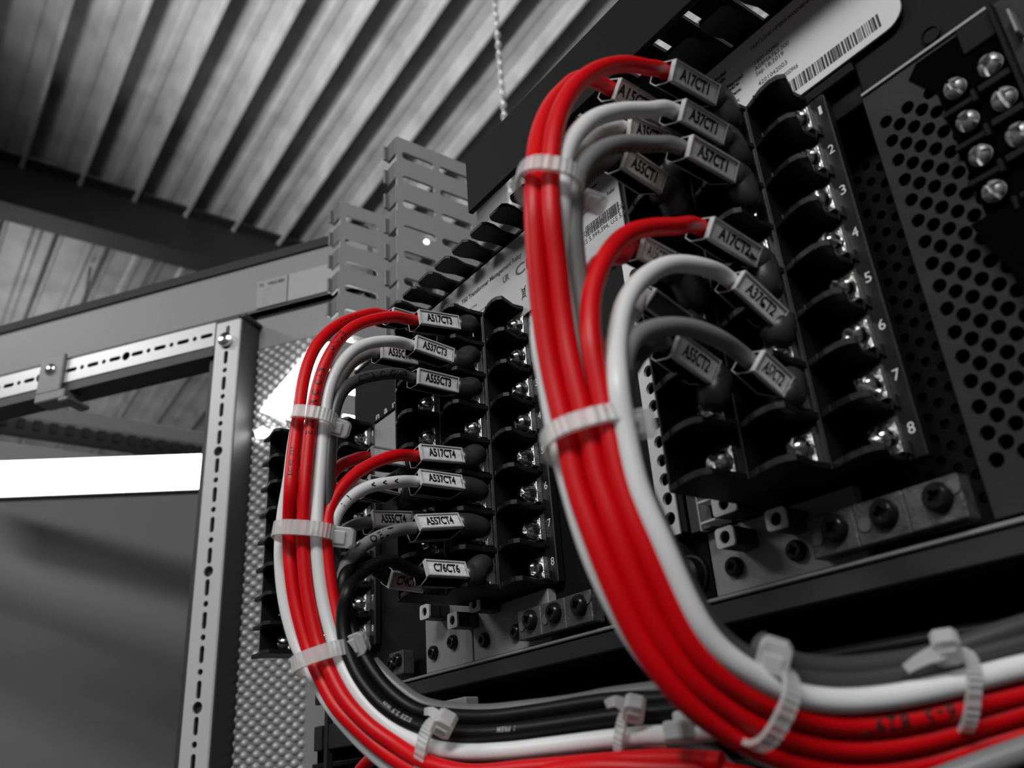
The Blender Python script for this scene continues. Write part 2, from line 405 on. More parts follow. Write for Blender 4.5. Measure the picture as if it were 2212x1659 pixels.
# ================================================================== wiring ducts
def duct_fingers(b, M, n, pitch, fw, L, tipw, th):
    """row of duct fingers in local XY: x along the duct, y from root 0 to tip L"""
    for k in range(n):
        x = (k + .5) * pitch; a = fw / 2; t = tipw / 2
        pl = [(x - pitch / 2, -.004), (x + pitch / 2, -.004), (x + pitch / 2, 0), (x + a + .0015, 0), (x + a, .002), (x + a, L * .78), (x + t, L * .88), (x + t, L * .96), (x + t - .0015, L), (x - t + .0015, L), (x - t, L * .96), (x - t, L * .88), (x - a, L * .78), (x - a, .002), (x - a - .0015, 0), (x - pitch / 2, 0)]
        b.prism(pl, -th / 2, th / 2, 'z', M)
hd = thing('cable_duct', 'black slotted cable duct running above the relay label', 'cable duct', (-.1, .02, .08))
M = frameM((-.262, .034, .0485), (1, 0, 0), (0, -1, 0))
b = MB(); duct_fingers(b, M, 27, .0157, .0095, .0515, .0125, .002); b.build('lower_fingers', DUCT, hd, bevel=.0003)
M = frameM((-.1478, .034, .0765), (1, 0, 0), (0, -1, 0))
b = MB(); duct_fingers(b, M, 20, .0157, .0122, .0515, .0140, .002); b.build('upper_fingers', mat('upper_finger_grey', .05, .5, spec=.3), hd)
b = MB(); b.box(-.262, .16, .036, .040, .046, .0785); b.build('duct_back', GDUCT, hd)
b = MB(); b.box(-.151, .16, -.0275, -.0250, .0475, .0775); b.box(-.151, .16, -.0250, -.019, .0760, .0775); b.build('duct_cover', BLK2, hd, bevel=.0004)

def vduct(xw, yf, depth, ztop, zbot, name, label, pitch=.0215):
    t = thing(name, label, 'cable duct', (xw, yf, zbot))
    n = int((ztop - zbot) / pitch); holes = []
    L = ztop - zbot
    b = MB()
    # slotted wall in the YZ plane, oval slots in two columns
    for k in range(n):
        z = L - (k + .85) * pitch
        holes.append(slot(.004, depth * .46, z, z + .0062)); holes.append(slot(depth * .53, depth * .93, z, z + .0062))
    vf = holed(rect(0, depth, 0, L), holes, .002)
    M = frameM((xw, yf, zbot), (0, 1, 0), (0, 0, 1)); addT(b, vf, M); b.build('slotted_wall', GDUCT, t)
    b = MB()
    for k in range(n + 1):
        z = ztop - k * pitch
        b.box(xw - .012, xw + .0005, yf - .001, yf + .0012, z - pitch + .0050, z - .0008)
        b.box(xw - .0125, xw - .0105, yf - .004, yf + .001, z - pitch + .0065, z - .0022)
    b.build('finger_tips', mat('duct_tip_grey', .12, .45), t, bevel=.0005)
    return t
vduct(-.33, .038, .068, .2545, .05, 'cable_duct', 'grey slotted vertical duct wall, right of the two behind the wires')
vduct(-.405, .030, .070, .242, .03, 'cable_duct', 'grey slotted vertical duct wall, left of the two behind the wires', .021)
pp = at(921, 523, .58)
b = MB(); b.lathe([(.0024, 0), (.0021, .001), (.001, .0016), (.0001, .0018)], pp, (1, -.3, 0), 16)
tag(b.build('rivet', mat('glowing_rivet', .9, .3, emit=.6), smooth=40), 'tiny round rivet, its glint made to glow, on the right vertical duct wall', 'rivet')  # emission puts the rivet's glint into its material

# ================================================================== the relay chassis
rl = thing('protection_relay', 'black rack mounted relay chassis with white rating labels', 'relay', (-.15, .01, -.134))
b = MB(); b.box(-.315, -.0205, .004, .055, -.1335, .0455); b.box(-.0205, .0125, .024, .055, -.1335, .0455); b.box(-.0205, .0125, .004, .025, -.1335, -.131); b.box(-.0205, .0125, .004, .025, -.004, .0455)
b.build('chassis', BLK2, rl, bevel=.0006)
b = MB(); b.box(.0132, .16, .001, .055, -.0052, .0465); b.box(-.315, .0132, -.0004, .004, .0052, .0455)
b.build('top_face_plate', BLK2, rl, bevel=.0004)
b = MB(); b.box(-.315, .16, -.0008, .055, .0458, .0472); b.build('chassis_lid_edge', BLK2, rl)
# knockout disc
b = MB(); b.lathe([(.0026, 0), (.0026, .0008), (.0024, .0009), (.0022, .0004), (.0001, .0004)], (.0356, .001, .0001 - .0008), (0, -1, 0), 28); b.build('knockout_disc', BLK2, rl, smooth=40)
# label sheets
def sheet(poly, name, mt, label):
    b = MB(); b.prism(poly, -.0012, -.0006, 'y'); o = b.build(name, mt, rl); o['label'] = label; return o
def rrect(x0, x1, z0, z1, r, n=6, corners=(1, 1, 1, 1)):
    out = []
    for i, (cx, cz, a) in enumerate(((x1, z1, 0), (x0, z1, 90), (x0, z0, 180), (x1, z0, 270))):
        if not corners[i]: out.append((cx, cz)); continue
        ox = cx - r if cx == x1 else cx + r; oz = cz - r if cz == z1 else cz + r
        for k in range(n + 1):
            t = math.radians(a + 90 * k / n); out.append((ox + r * math.cos(t), oz + r * math.sin(t)))
    return out
LA = sheet(rrect(-.060, .0318, .0092, .0448, .006), 'rating_label', SHEET, 'white rating label with barcode and serial text, above the right block')
LB = sheet(rrect(-.232, -.0855, .0035, .0442, .005), 'rating_label', SHEET2, 'white rating label with title text, above the left block')
def tx(txt, px0, px1, h, par, mt=INK, bold=0., y=-.00122):
    a = on(*px0, 'y', y); c = on(*px1, 'y', y); z = (a.z + c.z) / 2
    return text_on('printed_text', txt, ((a.x + c.x) / 2, y, z), (1, 0, 0), (0, 0, 1), h, par, mt, bold, width=abs(c.x - a.x))
tx('T60T22HKHF8NH6WM8NK', (1619, 106), (1754, -2), .0017, LA)
tx('1601-0090', (1629, 137), (1680, 97), .0017, LA)
tx('A09MA763.000', (1631, 151), (1704, 91), .0017, LA)
tx('Sep.18,2019', (1633, 162), (1692, 114), .0017, LA)
tx('4201042003', (1639, 183), (1700, 133), .0017, LA)
tx('MAZC19000966', (1660, 190), (1723, 141), .0017, LA)
tx('Model:', (1540, 178), (1569, 155), .0016, LA, bold=.025)
tx('Mods:', (1545, 186), (1567, 168), .0016, LA, bold=.025)
tx('Inst.Manual:', (1551, 204), (1606, 163), .0016, LA, bold=.025)
tx('Firmware:', (1554, 211), (1597, 179), .0016, LA, bold=.025)
tx('Mfg. Date:', (1558, 224), (1601, 191), .0016, LA, bold=.025)
tx('Serial Num:', (1560, 240), (1598, 217), .0016, LA, bold=.025)
def barcode(x0, x1, z0, z1, par, n=70):
    b = MB(); x = x0; rnd = random.Random(3)
    while x < x1:
        wd = rnd.choice([.00022, .00022, .00045, .0007]); b.box(x, x + wd, -.00135, -.0011, z0, z1); x += wd + rnd.choice([.0002, .0003, .0005])
    b.build('barcode', INK, par)
a_ = on(1711, 183, 'y', 0); c_ = on(1901, 50, 'y', 0); barcode(a_.x, c_.x, .0118, .0166, LA)
tx('T60 Transformer Management Relay', (997, 657), (1126, 547), .0024, LB, bold=.03)
tx('GE Grid Solutions Multilin', (962, 678), (990, 657), .0014, LB)
tx('CE', (1113, 592), (1150, 560), .0052, LB, bold=.01)
tx('UR', (1086, 608), (1099, 596), .0034, LB, bold=.03)
tx('Made in Canada', (1012, 670), (1030, 658), .0013, LB)
tx('www.relay support', (1036, 672), (1072, 645), .0011, LB)
# crossed out bin mark
b = MB(); pb = on(1131, 632, 'y', -.0013)
for (x0, z0, x1, z1) in ((-.0016, .003, .0016, -.003), (.0016, .003, -.0016, -.003), (-.0013, .0018, .0013, .0018), (-.0012, .0018, -.0008, -.002), (.0012, .0018, .0008, -.002), (-.0008, -.002, .0008, -.002)):
    b.tube([pb + V((x0, 0, z0)), pb + V((x1, 0, z1))], .00016, 5)
b.build('bin_mark', INK, LB)
tx('RELAY RATINGS', (1233, 427), (1306, 367), .0024, LB, bold=.02)
tx('Control Power:', (1241, 432), (1292, 399), .0019, LB, bold=.015)
tx('Contact Inputs:', (1250, 450), (1297, 416), .0018, LB, bold=.015)
tx('Contact Outputs:  Refer', (1254, 465), (1328, 408), .0018, LB, bold=.01)
b_ = on(1252, 490, 'y', 0); d_ = on(1345, 425, 'y', 0)
barcode(-.1065, -.0866, .0172, .0222, LB)
tx('COVERED BY ONE OR', (1255, 512), (1347, 441), .0021, LB)
tx('U.S 5,999,394, U.S 5,9', (1256, 530), (1350, 458), .0021, LB)

# perforated face of the right hand module
def hexholes():
    hs = []
    for c in range(0, 17):
        x = .0175 + .00331 * c
        for k in range(0, 17):
            z = -.0181 - .00676 * k - (.0034 if c % 2 else 0)
            if z < -.1205 or x > .0700: continue
            if c >= 5 and z > -.0200 - (c - 4) * .0034: continue
            if c > 4 and z < -.108 + (c - 4) * .0015: continue
            hs.append(circ(x, z, .00190, 18))
    return hs
b = MB(); vf = holed(rect(.0132, .075, -.1325, -.0056), hexholes(), .0014)
addT(b, vf, frameM((0, .0002, 0), (1, 0, 0), (0, 0, 1))); b.build('perforated_plate', PERF, rl)
b = MB(); b.box(.0132, .075, .012, .014, -.1325, -.0056); b.build('backing_plate', DARK, rl)
# perforated side wall between the block and that module
hs = [circ(-.0155 + .0040 * i, -.014 - .0062 * k - (.0031 if i % 2 else 0), .0015, 12) for i in range(8) for k in range(18)]
b = MB(); vf = holed(rect(-.0195, .0185, -.1305, -.0045), hs, .001)
addT(b, vf, frameM((0, .018, 0), (1, 0, 0), (0, 0, 1))); b.build('recessed_perforated_plate', BLK2, rl)
b = MB(); b.box(.0128, .0132, .0, .018, -.1325, -.0056); b.build('recess_side', DARK, rl)
b = MB(); b.box(.0135, .0508, -.0012, .0, -.0058, -.0050); b.build('bright_edge', mat('pale_edge_metal', .35, .4, .5), rl)  # thin paler strip along the top edge of the perforated face
# bottom rail, light on its lip put into a paler colour
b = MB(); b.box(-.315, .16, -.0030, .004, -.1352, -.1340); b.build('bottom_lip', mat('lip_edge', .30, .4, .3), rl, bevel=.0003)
b = MB(); b.box(-.315, .16, -.002, .05, -.1420, -.1353); b.build('bottom_rail', mat('rail_grey', .016, .5), rl, bevel=.0005)
b = MB(); b.box(-.40, .3, .020, .06, -.215, -.143); b.build('lower_bay', DARK, rl)
for k, zz in enumerate((-.152, -.163, -.178)):
    b = MB(); b.box(-.38, .3, .012 - .004 * k, .0195, zz - .0025, zz); b.build('lower_ledge', BLK2, rl, bevel=.0004)

def screw(c, r, h, par, mt=STEEL, name='terminal_screw', ax=(0, -1, 0), rot=0., cross=True, combo=True):
    """domed pan head with a real recess ring for the drive: four raised quadrants over a sunk core"""
    c = V(c); a = V(ax).normalized(); b = MB()
    b.lathe([(r, 0), (r, h * .14), (r * .97, h * .18), (.0001, h * .10)], c, a, 22)
    u = V((math.cos(rot), 0, math.sin(rot))); u = (u - a * u.dot(a)).normalized(); w_ = a.cross(u)
    g = r * .13
    for q in range(4):
        d1 = [u, w_, -u, -w_][q]; d2 = [w_, -u, -w_, u][q]; pts = []
        lay = []
        for (hh, rr) in ((h * .05, .97), (h * .5, .93), (h * .82, .74), (h * 1.0, .42)):
            ring = []
            R_ = r * rr; gg = g + (0 if hh < h * .9 else r * .02)
            a0 = math.asin(min(.99, gg / R_)); a1 = math.pi / 2 - a0
            ring.append(c + a * hh + d1 * gg * 2.1 + d2 * gg * 2.1)
            for k in range(6):
                t = a0 + (a1 - a0) * k / 5; ring.append(c + a * hh + d1 * R_ * math.cos(t) + d2 * R_ * math.sin(t))
            lay.append(ring)
        n = 7; vs = [p for r_ in lay for p in r_]; fs = []
        for i in range(3):
            for k in range(n): fs.append((i * n + k, i * n + (k + 1) % n, (i + 1) * n + (k + 1) % n, (i + 1) * n + k))
        fs.append(tuple(range(3 * n, 4 * n))); b.add(vs, fs)
    return b.build(name, mt, par, smooth=35)
def phil(c, r, h, par, rot=.3, name='panel_screw'):
    """black pan head with a recessed cross"""
    c = V(c); n = 32
    cr = []
    w_ = r * .16; l_ = r * .50
    for q in range(4):
        t = rot + q * math.pi / 2
        for (x, y) in ((w_ * 1.3, -w_ * 1.3), (l_ * .8, -w_), (l_, -w_ * .5), (l_, w_ * .5), (l_ * .8, w_)):
            if x == w_ * 1.3: continue
            cr.append((x * math.cos(t) - y * math.sin(t), x * math.sin(t) + y * math.cos(t)))
        x, y = w_ * 1.35, w_ * 1.35
        cr.append((x * math.cos(t) - y * math.sin(t), x * math.sin(t) + y * math.cos(t)))
    b = MB()
    vf = holed(circ(0, 0, r * .72, n), [cr], h * .5)
    addT(b, vf, frameM(c + V((0, -h * .75, 0)), (1, 0, 0), (0, 0, 1)))
    pr = [(r, 0), (r, h * .3), (r * .95, h * .6), (r * .84, h * .86), (r * .72, h), (r * .70, h * .9)]
    a = V((0, -1, 0))
    vs = [c + a * hh + V((math.cos(2 * math.pi * k / n), 0, math.sin(2 * math.pi * k / n))) * rr for rr, hh in pr for k in range(n)]
    b.add(vs, [(i * n + k, i * n + (k + 1) % n, (i + 1) * n + (k + 1) % n, (i + 1) * n + k) for i in range(len(pr) - 1) for k in range(n)])
    b.lathe([(r * .7, 0), (r * .7, h * .35), (.0001, h * .35)], c, a, n)
    return b.build(name, DSCR, par, smooth=35)
# lower module faces with their screws, connectors and stepped earth blocks
def lower_face(ox, full=True, near=True):
    tn = 'right' if near else 'left'
    b = MB(); b.box(ox - .0715, ox - .0200, -.0002, .004, -.1335, -.1140); b.build('module_plate', GREYP, rl, bevel=.0003)
    for (x, z, r) in ((-.0628, -.1263, .0031), (-.0407, -.1268, .0031)): phil((ox + x, -.0002, z), r, .0022, rl, random.uniform(0, 1))
    for k in range(3):
        x0 = ox - .0322 + k * .0142
        b = MB(); b.box(x0, x0 + .0140, -.006, -.0003, -.1318, -.1210)
        e = b.build('earth_block', GND, rl, bevel=.0003)
        phil((x0 + .0085, -.006, -.1255), .0037, .0026, e, random.uniform(0, 1), 'earth_screw')
        if k < 2 or True:
            b = MB(); b.lathe([(.0018, 0), (.0018, .0004), (.0001, .0004)], (x0 + .0026 if k < 2 else x0 + .0125, -.006, -.1268 if k < 2 else -.1240), (0, -1, 0), 18); b.build('pin_face', mat('pin_metal', .16, .4, .5), e)
lower_face(0)
lower_face(-.1320, near=False)
b = MB(); b.box(-.2415, -.2040, -.0004, .004, -.1335, -.060); b.build('module_plate', GREYP, rl, bevel=.0003)
phil((-.2340, -.0004, -.1255), .0031, .0024, rl); phil((-.2180, -.0004, -.1235), .0031, .0024, rl)
b = MB(); b.box(-.105, -.0722, -.0002, .004, -.1335, -.1120); b.build('module_plate', BLK2, rl, bevel=.0003)
b = MB(); b.lathe([(.0066, 0), (.0066, .0012), (.0058, .0014), (.0055, .0045), (.0042, .0056), (.0015, .0058), (.0012, .0050), (.0001, .0050)], (-.0795, -.0002, -.1255), (0, -1, 0), 32); gp = b.build('round_grommet', BLK, rl, smooth=40); gp['label'] = 'large black round grommet'
b = MB(); b.box(-.2655, -.2525, -.006, .0, -.1318, -.1215); e = b.build('earth_block', GND, rl, bevel=.0003)
phil((-.262, -.006, -.1265), .003, .0022, e); phil((-.2565, -.006, -.1255), .003, .0022, e)
# plain grey face with printed heading between the far and the left blocks
b = MB(); b.box(-.2900, -.2020, -.0004, .004, -.0300, .004); pf = b.build('module_plate', GREYP, rl, bevel=.0003)
tx('n  a  r', (812, 900), (853, 873), .004, pf, WINK, y=-.0006)

# pluggable grey connectors between the two blocks
def connector_strip():
    t = thing('plug_connector', 'grey plug connector strip with a column of round holes left of the right block', 'connector', (-.078, 0, -.11))
    x0, x1 = -.0822, -.0742; zt = -.012; zb = -.1140
    hs = [circ((x0 + x1) / 2 + .0008, zb + .0055 + k * .0064, .0021, 18) for k in range(15)]
    b = MB(); vf = holed(rect(x0, x1, zb, zt), hs, .0012); addT(b, vf, frameM((0, -.0085, 0), (1, 0, 0), (0, 0, 1))); b.build('front_face', LGREY, t)
    b = MB(); b.box(x0, x1, -.0055, .0, zb, zt); b.build('hole_backs', DARK, t)
    b = MB(); b.box(x1 - .0007, x1, -.0085, .0, zb, zt); b.box(x0, x0 + .0007, -.0085, 0, zb, zt); b.box(x0, x1, -.0085, 0, zb, zb + .0007); b.build('shell', mat('connector_side', .05, .5), t)
    b = MB(); b.box(x1, -.0655, -.004, 0, zb + .0005, zt); b.build('side_rail', mat('connector_side2', .085, .5), t)
    b = MB()
    for k in range(9):
        b.box(-.0662, -.0605, -.0085, -.001, zb + .0006 + k * .0064, zb + .0012 + k * .0064)
    b.box(-.0700, -.0697, -.0045, -.001, zb, zt); b.build('contact_ledges', LGREY, t)
    return t
connector_strip()
def plug(x, z, wd, h, lab, y1=-.0105):
    t = thing('plug_socket', lab, 'connector', (x, 0, z))
    pl = rrect(x - wd / 2, x + wd / 2, z - h / 2, z + h / 2, .0012)
    vf = holed(pl, [circ(x, z, .0019, 20)], .0008); b = MB(); addT(b, vf, frameM((0, y1, 0), (1, 0, 0), (0, 0, 1))); b.build('front_face', LGREY, t)
    b = MB(); b.prism([(p[0], p[1]) for p in pl], -.0002, y1 + .005, 'y'); b.build('socket_body', mat('socket_side', .025, .5), t)
    b = MB()
    vf = holed(pl, [circ(x, z, .0020, 20)], .005); addT(b, vf, frameM((0, y1 + .0029, 0), (1, 0, 0), (0, 0, 1))); b.build('socket_wall', mat('socket_side', .025, .5), t)
    b = MB(); b.sphere((x - .0006, y1 + .0038, z - .0006), .0006, 8, 5); b.build('pin', STEEL, t, smooth=60)
plug(-.0562, -.1200, .0068, .0058, 'small grey round-hole socket, lower of the three right of the connector strip')
plug(-.0380, -.1196, .0068, .0058, 'small grey round-hole socket, rightmost under the right block')
plug(-.0545, -.1105, .0088, .0062, 'small grey round-hole socket just under the right block corner')
plug(-.2245, -.1100, .0080, .0062, 'small grey round-hole socket, leftmost under the left block')
plug(-.2025, -.1175, .0075, .0062, 'small grey round-hole socket, middle one under the left block')
plug(-.1860, -.1140, .0070, .0062, 'small grey round-hole socket, rightmost under the left block')

# ================================================================== barrier terminal blocks
PZ = .015
def fin_poly(x0, yf, xr):
    # x0: outer-left corner, yf: floor level behind, xr: right end
    return [(x0, yf + .001), (x0, yf - .0135), (x0 + .003, yf - .0145), (x0 + .0075, yf - .0162), (x0 + .0115, yf - .0168), (x0 + .0142, yf - .0163), (x0 + .0160, yf - .0145), (xr - .0006, yf - .006), (xr, yf + .001)]
def block(ox, nm, label, skip):
    t = thing(nm, label, 'terminal block', (ox, 0, -.0525))
    b = MB(); top = .0078; bot = -.1130
    pl = [(.0022, .0035), (.0022, 0), (-.0163, 0), (-.0163, -.0145), (-.0313, -.0145), (-.0313, -.0265), (-.048, -.0265), (-.048, .0035)]
    b.prism([(ox + x, y) for x, y in pl], bot, top)
    b.build('moulded_body', BLK, t, bevel=.0004)
    cols = [(-.0163, 0.0, -.0030), (-.0313, -.0145, -.0160), (-.048, -.0265, -.0310)]
    for ci, (x0, yf, xr) in enumerate(cols):
        b = MB()
        for k in range(9):
            z = top - .0008 - k * PZ if k else top - .0008
            if k == 8: z = bot + .0009
            fp = fin_poly(x0, yf, xr)
            if ci == 2 and ox < -.25: fp = [fp[0], (x0, yf - .0090), (x0 - .0045, yf - .0150), (x0 - .0040, yf - .0160), (x0 + .002, yf - .0155)] + fp[3:]
            b.prism([(ox + x, y) for x, y in fp], z - .0010, z + .0010)
            b.box(ox + x0 + .0045, ox + x0 + .0049, yf - .0158, yf - .0150, z - .0009, z + .0009)
        b.box(ox + x0 - .0004, ox + x0 + .0004, yf - .0135 if ci == 2 else yf - .0140, yf + .001, bot, top)
        b.build('barrier_fins', BLK, t, bevel=.0003)
        for k in range(8):
            if (ci, k) in skip: continue
            cz = -k * PZ - .0018; cx = ox + x0 + .0108
            b = MB(); b.box(cx - .0050, cx + .0030, yf - .0028, yf, cz - .0042, cz + .0042); b.box(cx - .0050, cx + .0024, yf - .0031, yf - .0028, cz - .0036, cz + .0036)
            p_ = b.build('terminal_plate', PLATE, t, bevel=.0003)
            if (ci, k) == (0, 7) and nm == 'terminal_block' and skip.get('hole'):
                b = MB(); b.lathe([(.0034, 0), (.0032, .0016), (.0024, .0020), (.0022, .0008), (.0001, .0006)], (cx - .0006, yf - .0028, cz), (0, -1, 0), 20); b.build('threaded_hole', STEEL, p_, smooth=40)
                continue
            screw((cx - .0006, yf - .0028, cz), .0037, .0046, p_, STEEL, 'terminal_screw', rot=random.uniform(0, 1.5))
            b = MB(); b.box(cx - .0046, cx + .0028, yf - .0003, yf, cz + .0042, cz + .0062); b.build('plate_tab', mat('tab_metal', .10, .5, .6), p_)
    for k in range(8):
        text_on('printed_number', str(k + 1), (ox + .0000, -.00005, -k * PZ), (1, 0, 0), (0, 0, 1), .0031, t, WINK, bold=.0, width=(.0010 if k == 0 else .0019))
    b = MB()
    for k in range(8):
        z = top - (k + 1) * PZ + .0012 if k < 7 else bot + .004
        b.prism([(ox - .0030, z), (ox - .0012, z + .0008), (ox - .0010, z - .0030), (ox - .0022, z - .0016), (ox - .0030, z - .0034)], -.0012, 0, 'y')
    b.build('edge_notches', BLK, t)
    return t
block(0, 'terminal_block', 'large black terminal block, nearest, with numbers 1 to 8 down its right edge', {(1, 0): 1, (1, 1): 1, (1, 2): 1, (2, 0): 1, (2, 1): 1})
block(-.1476, 'terminal_block', 'black terminal block behind the left wire bundle, middle of the three blocks', {(1, 0): 1, 'hole': 1})
block(-.2931, 'terminal_block', 'farthest black terminal block, at the dimpled panel behind the left bundle', {})

# power supply terminals at the upper right
pt = thing('power_terminal_strip', 'black recessed terminal strip with six bright cross screws at the top right corner', 'terminal block', (.045, 0, -.04))
b = MB(); b.box(.0418, .0522, -.0016, 0, -.0150, -.0062); b.box(.0510, .0522, -.004, 0, -.075, -.0062)
b.build('strip_frame', BLK2, pt, bevel=.0004)
b = MB(); b.prism([(.0300, -.0072), (.0268, -.0105), (.0325, -.0205), (.0335, -.0640), (.051, -.0640), (.051, -.0072)], -.0008, .0, 'y'); b.build('strip_floor', DARK, pt)
for k in range(4):
    z = -.0290 - k * .0112
    b = MB(); b.box(.0325, .0415, -.0030, 0, z - .0010, z + .0008); b.box(.0423, .0505, -.0030, 0, z + .0000, z + .0022); b.box(.0405, .0418, -.0036, 0, z - .0020, z + .0020)
    b.build('barrier', BLK2, pt, bevel=.0003)
for k in range(4): screw((.0376, -.0022, -.0233 - k * .0111), .0029, .0026, pt, mat('screw_zinc', .42, .40, .7), rot=.4 + .5 * k)
for k in range(3): screw((.0470, -.0022, -.0232 - k * .0113), .0031, .0026, pt, mat('screw_zinc', .42, .40, .7), rot=1.1 + .6 * k)
b = MB(); b.prism([(on(x, y, 'y', -.003).x, on(x, y, 'y', -.003).z) for x, y in ((2097, 487), (2240, 410), (2260, 680), (2212, 640), (2180, 578), (2130, 527))], -.0034, -.0026, 'y'); b.build('lower_skirt', DARK, pt)
b = MB(); b.box(.0548, .0556, -.004, .002, -.0200, -.0120); b.box(.0560, .0568, -.005, .002, -.034, -.0235)
tag(b.build('metal_bracket', mat('bracket_zinc', .30, .4, .5), bevel=.0003), 'light metal bracket at the right picture edge beside the cross screws', 'bracket')

# ================================================================== wires
RW = .00230
def lerp(tab, u):
    if u <= tab[0][0]: return tab[0][1]
    for (a, x), (b, y) in zip(tab, tab[1:]):
        if u <= b: return x + (y - x) * (u - a) / (b - a)
    return tab[-1][1]
DA = [(1500, .193), (1533, .192), (1646, .190), (1760, .187), (1915, .183), (2052, .178), (2195, .173), (2348, .168), (2515, .163), (2685, .160), (2870, .158), (3030, .158), (3180, .160), (3412, .163), (3692, .165)]
DB = [(1250, .322), (1580, .302), (1700, .295), (1805, .287), (2080, .272), (2252, .260), (2456, .249), (2627, .236), (2810, .216), (2990, .199), (3150, .188), (3400, .175)]
def dA(x, y, o=0): return at(x, y, lerp(DA, x + y) + o)
def dB(x, y, o=0): return at(x, y, lerp(DB, x + y) + o)

def marker(txt, P0, P1, face_h, tilt, label, bold=.035, txt_w=.66, mt=PAPER, shift=0.):
    """clear clip-on marker round the wire axis P0 (far from terminal) to P1, with a paper strip"""
    L = (P1 - P0); ln = L.length; c = (P0 + P1) / 2; X = L.normalized()
    N0 = (CP - c); N0 = (N0 - X * N0.dot(X)).normalized(); U0 = N0.cross(X); 
    if U0.z < 0: U0 = -U0
    t = math.radians(tilt); N = (N0 * math.cos(t) + U0 * math.sin(t)).normalized(); U = (U0 * math.cos(t) - N0 * math.sin(t)).normalized()
    th = thing('wire_marker', label, 'wire marker', c)
    M = Matrix((X, U, N)).transposed().to_4x4(); M.translation = c
    hl = ln / 2; hf = face_h / 2; d = .0034
    b = MB(); w_ = .00055
    # paper channel: front window, top and bottom rims
    b.box(-hl, hl, hf - .0005, hf, d - .0012, d + .0006, M); b.box(-hl, hl, -hf, -hf + .0005, d - .0012, d + .0006, M)
    b.box(-hl - .0004, -hl, -hf, hf, d - .0012, d + .0006, M); b.box(hl, hl + .0004, -hf, hf, d - .0012, d + .0006, M)
    b.build('clip_rim', RIM, th); b = MB(); b.box(-hl, hl, -hf, hf, d + .0006, d + .0008, M); b.build('clear_window', CLEARW, th); b = MB()
    # clip body: D shaped channel under the window, open toward the wire, bevelled end
    pr = [(-hf, d - .0012), (-hf - .0002, d - .0066), (-hf + .0012, d - .0094), (hf - .0012, d - .0094), (hf + .0002, d - .0066), (hf, d - .0012)]
    pi_ = [(y * .84, z * .88 + (d - .0012) * .12) for y, z in pr]
    n = len(pr)
    def cut(z): return max(0, (d - .0012 - z)) * .42
    vs = []
    for x, sg in ((-hl, 0), (hl, 1)):
        vs += [M @ V((x - (cut(z) if sg else 0), y, z)) for y, z in pr] + [M @ V((x - (cut(z) if sg else 0), y, z)) for y, z in pi_]
    fs = []
    for k in range(n - 1):
        fs += [(k, k + 1, 2 * n + k + 1, 2 * n + k), (n + k, 2 * n + n + k, 2 * n + n + k + 1, n + k + 1), (k, n + k, n + k + 1, k + 1), (2 * n + k, 2 * n + k + 1, 3 * n + k + 1, 3 * n + k)]
    b.add(vs, fs); b.build('clear_clip', CLEAR, th)
    b = MB(); q = lambda x, i: M @ V((x - (cut(pr[i][1]) if x > 0 else 0), *pr[i]))
    b.tube([q(-hl, 1), q(hl, 1)], .00016, 6); b.tube([q(-hl, 2), q(hl, 2)], .00022, 6)
    for x in (-hl, hl): b.tube([q(x, i) for i in range(6)], .0002, 6)
    b.build('edge_highlights', RIM, th)  # pale lines put in as highlights along the clear plastic edges
    b = MB(); b.box(-hl + .0004, hl - .0003, -hf + .0006, hf - .0006, d - .0006, d + .0001, M); pp_ = b.build('paper_strip', mt, th)
    b = MB(); b.box(-hl, hl, -hf - .0002, -hf + .0001, d - .0014, d - .0010, M); b.box(-hl, hl, hf - .0001, hf + .0002, d - .0014, d - .0010, M); b.build('clip_edge', DSCR, th)
    if txt:
        text_on('printed_code', txt, c + X * (shift * ln) + N * (d + .00012), X, U, face_h * .50, pp_, INK, bold=bold, width=ln * txt_w)
    return N, U, d

def on_marker(pxl, pxr, xpl, tilt):
    """wire axis under a marker whose printed face is centred on pxl..pxr"""
    A = on(*pxl, 'x', xpl); B = on(*pxr, 'x', xpl)
    X = (B - A).normalized(); c = (A + B) / 2; N0 = CP - c; N0 = (N0 - X * N0.dot(X)).normalized(); U0 = N0.cross(X)
    if U0.z < 0: U0 = -U0
    t = math.radians(tilt); N = (N0 * math.cos(t) + U0 * math.sin(t)).normalized()
    return A - N * .0034, B - N * .0034

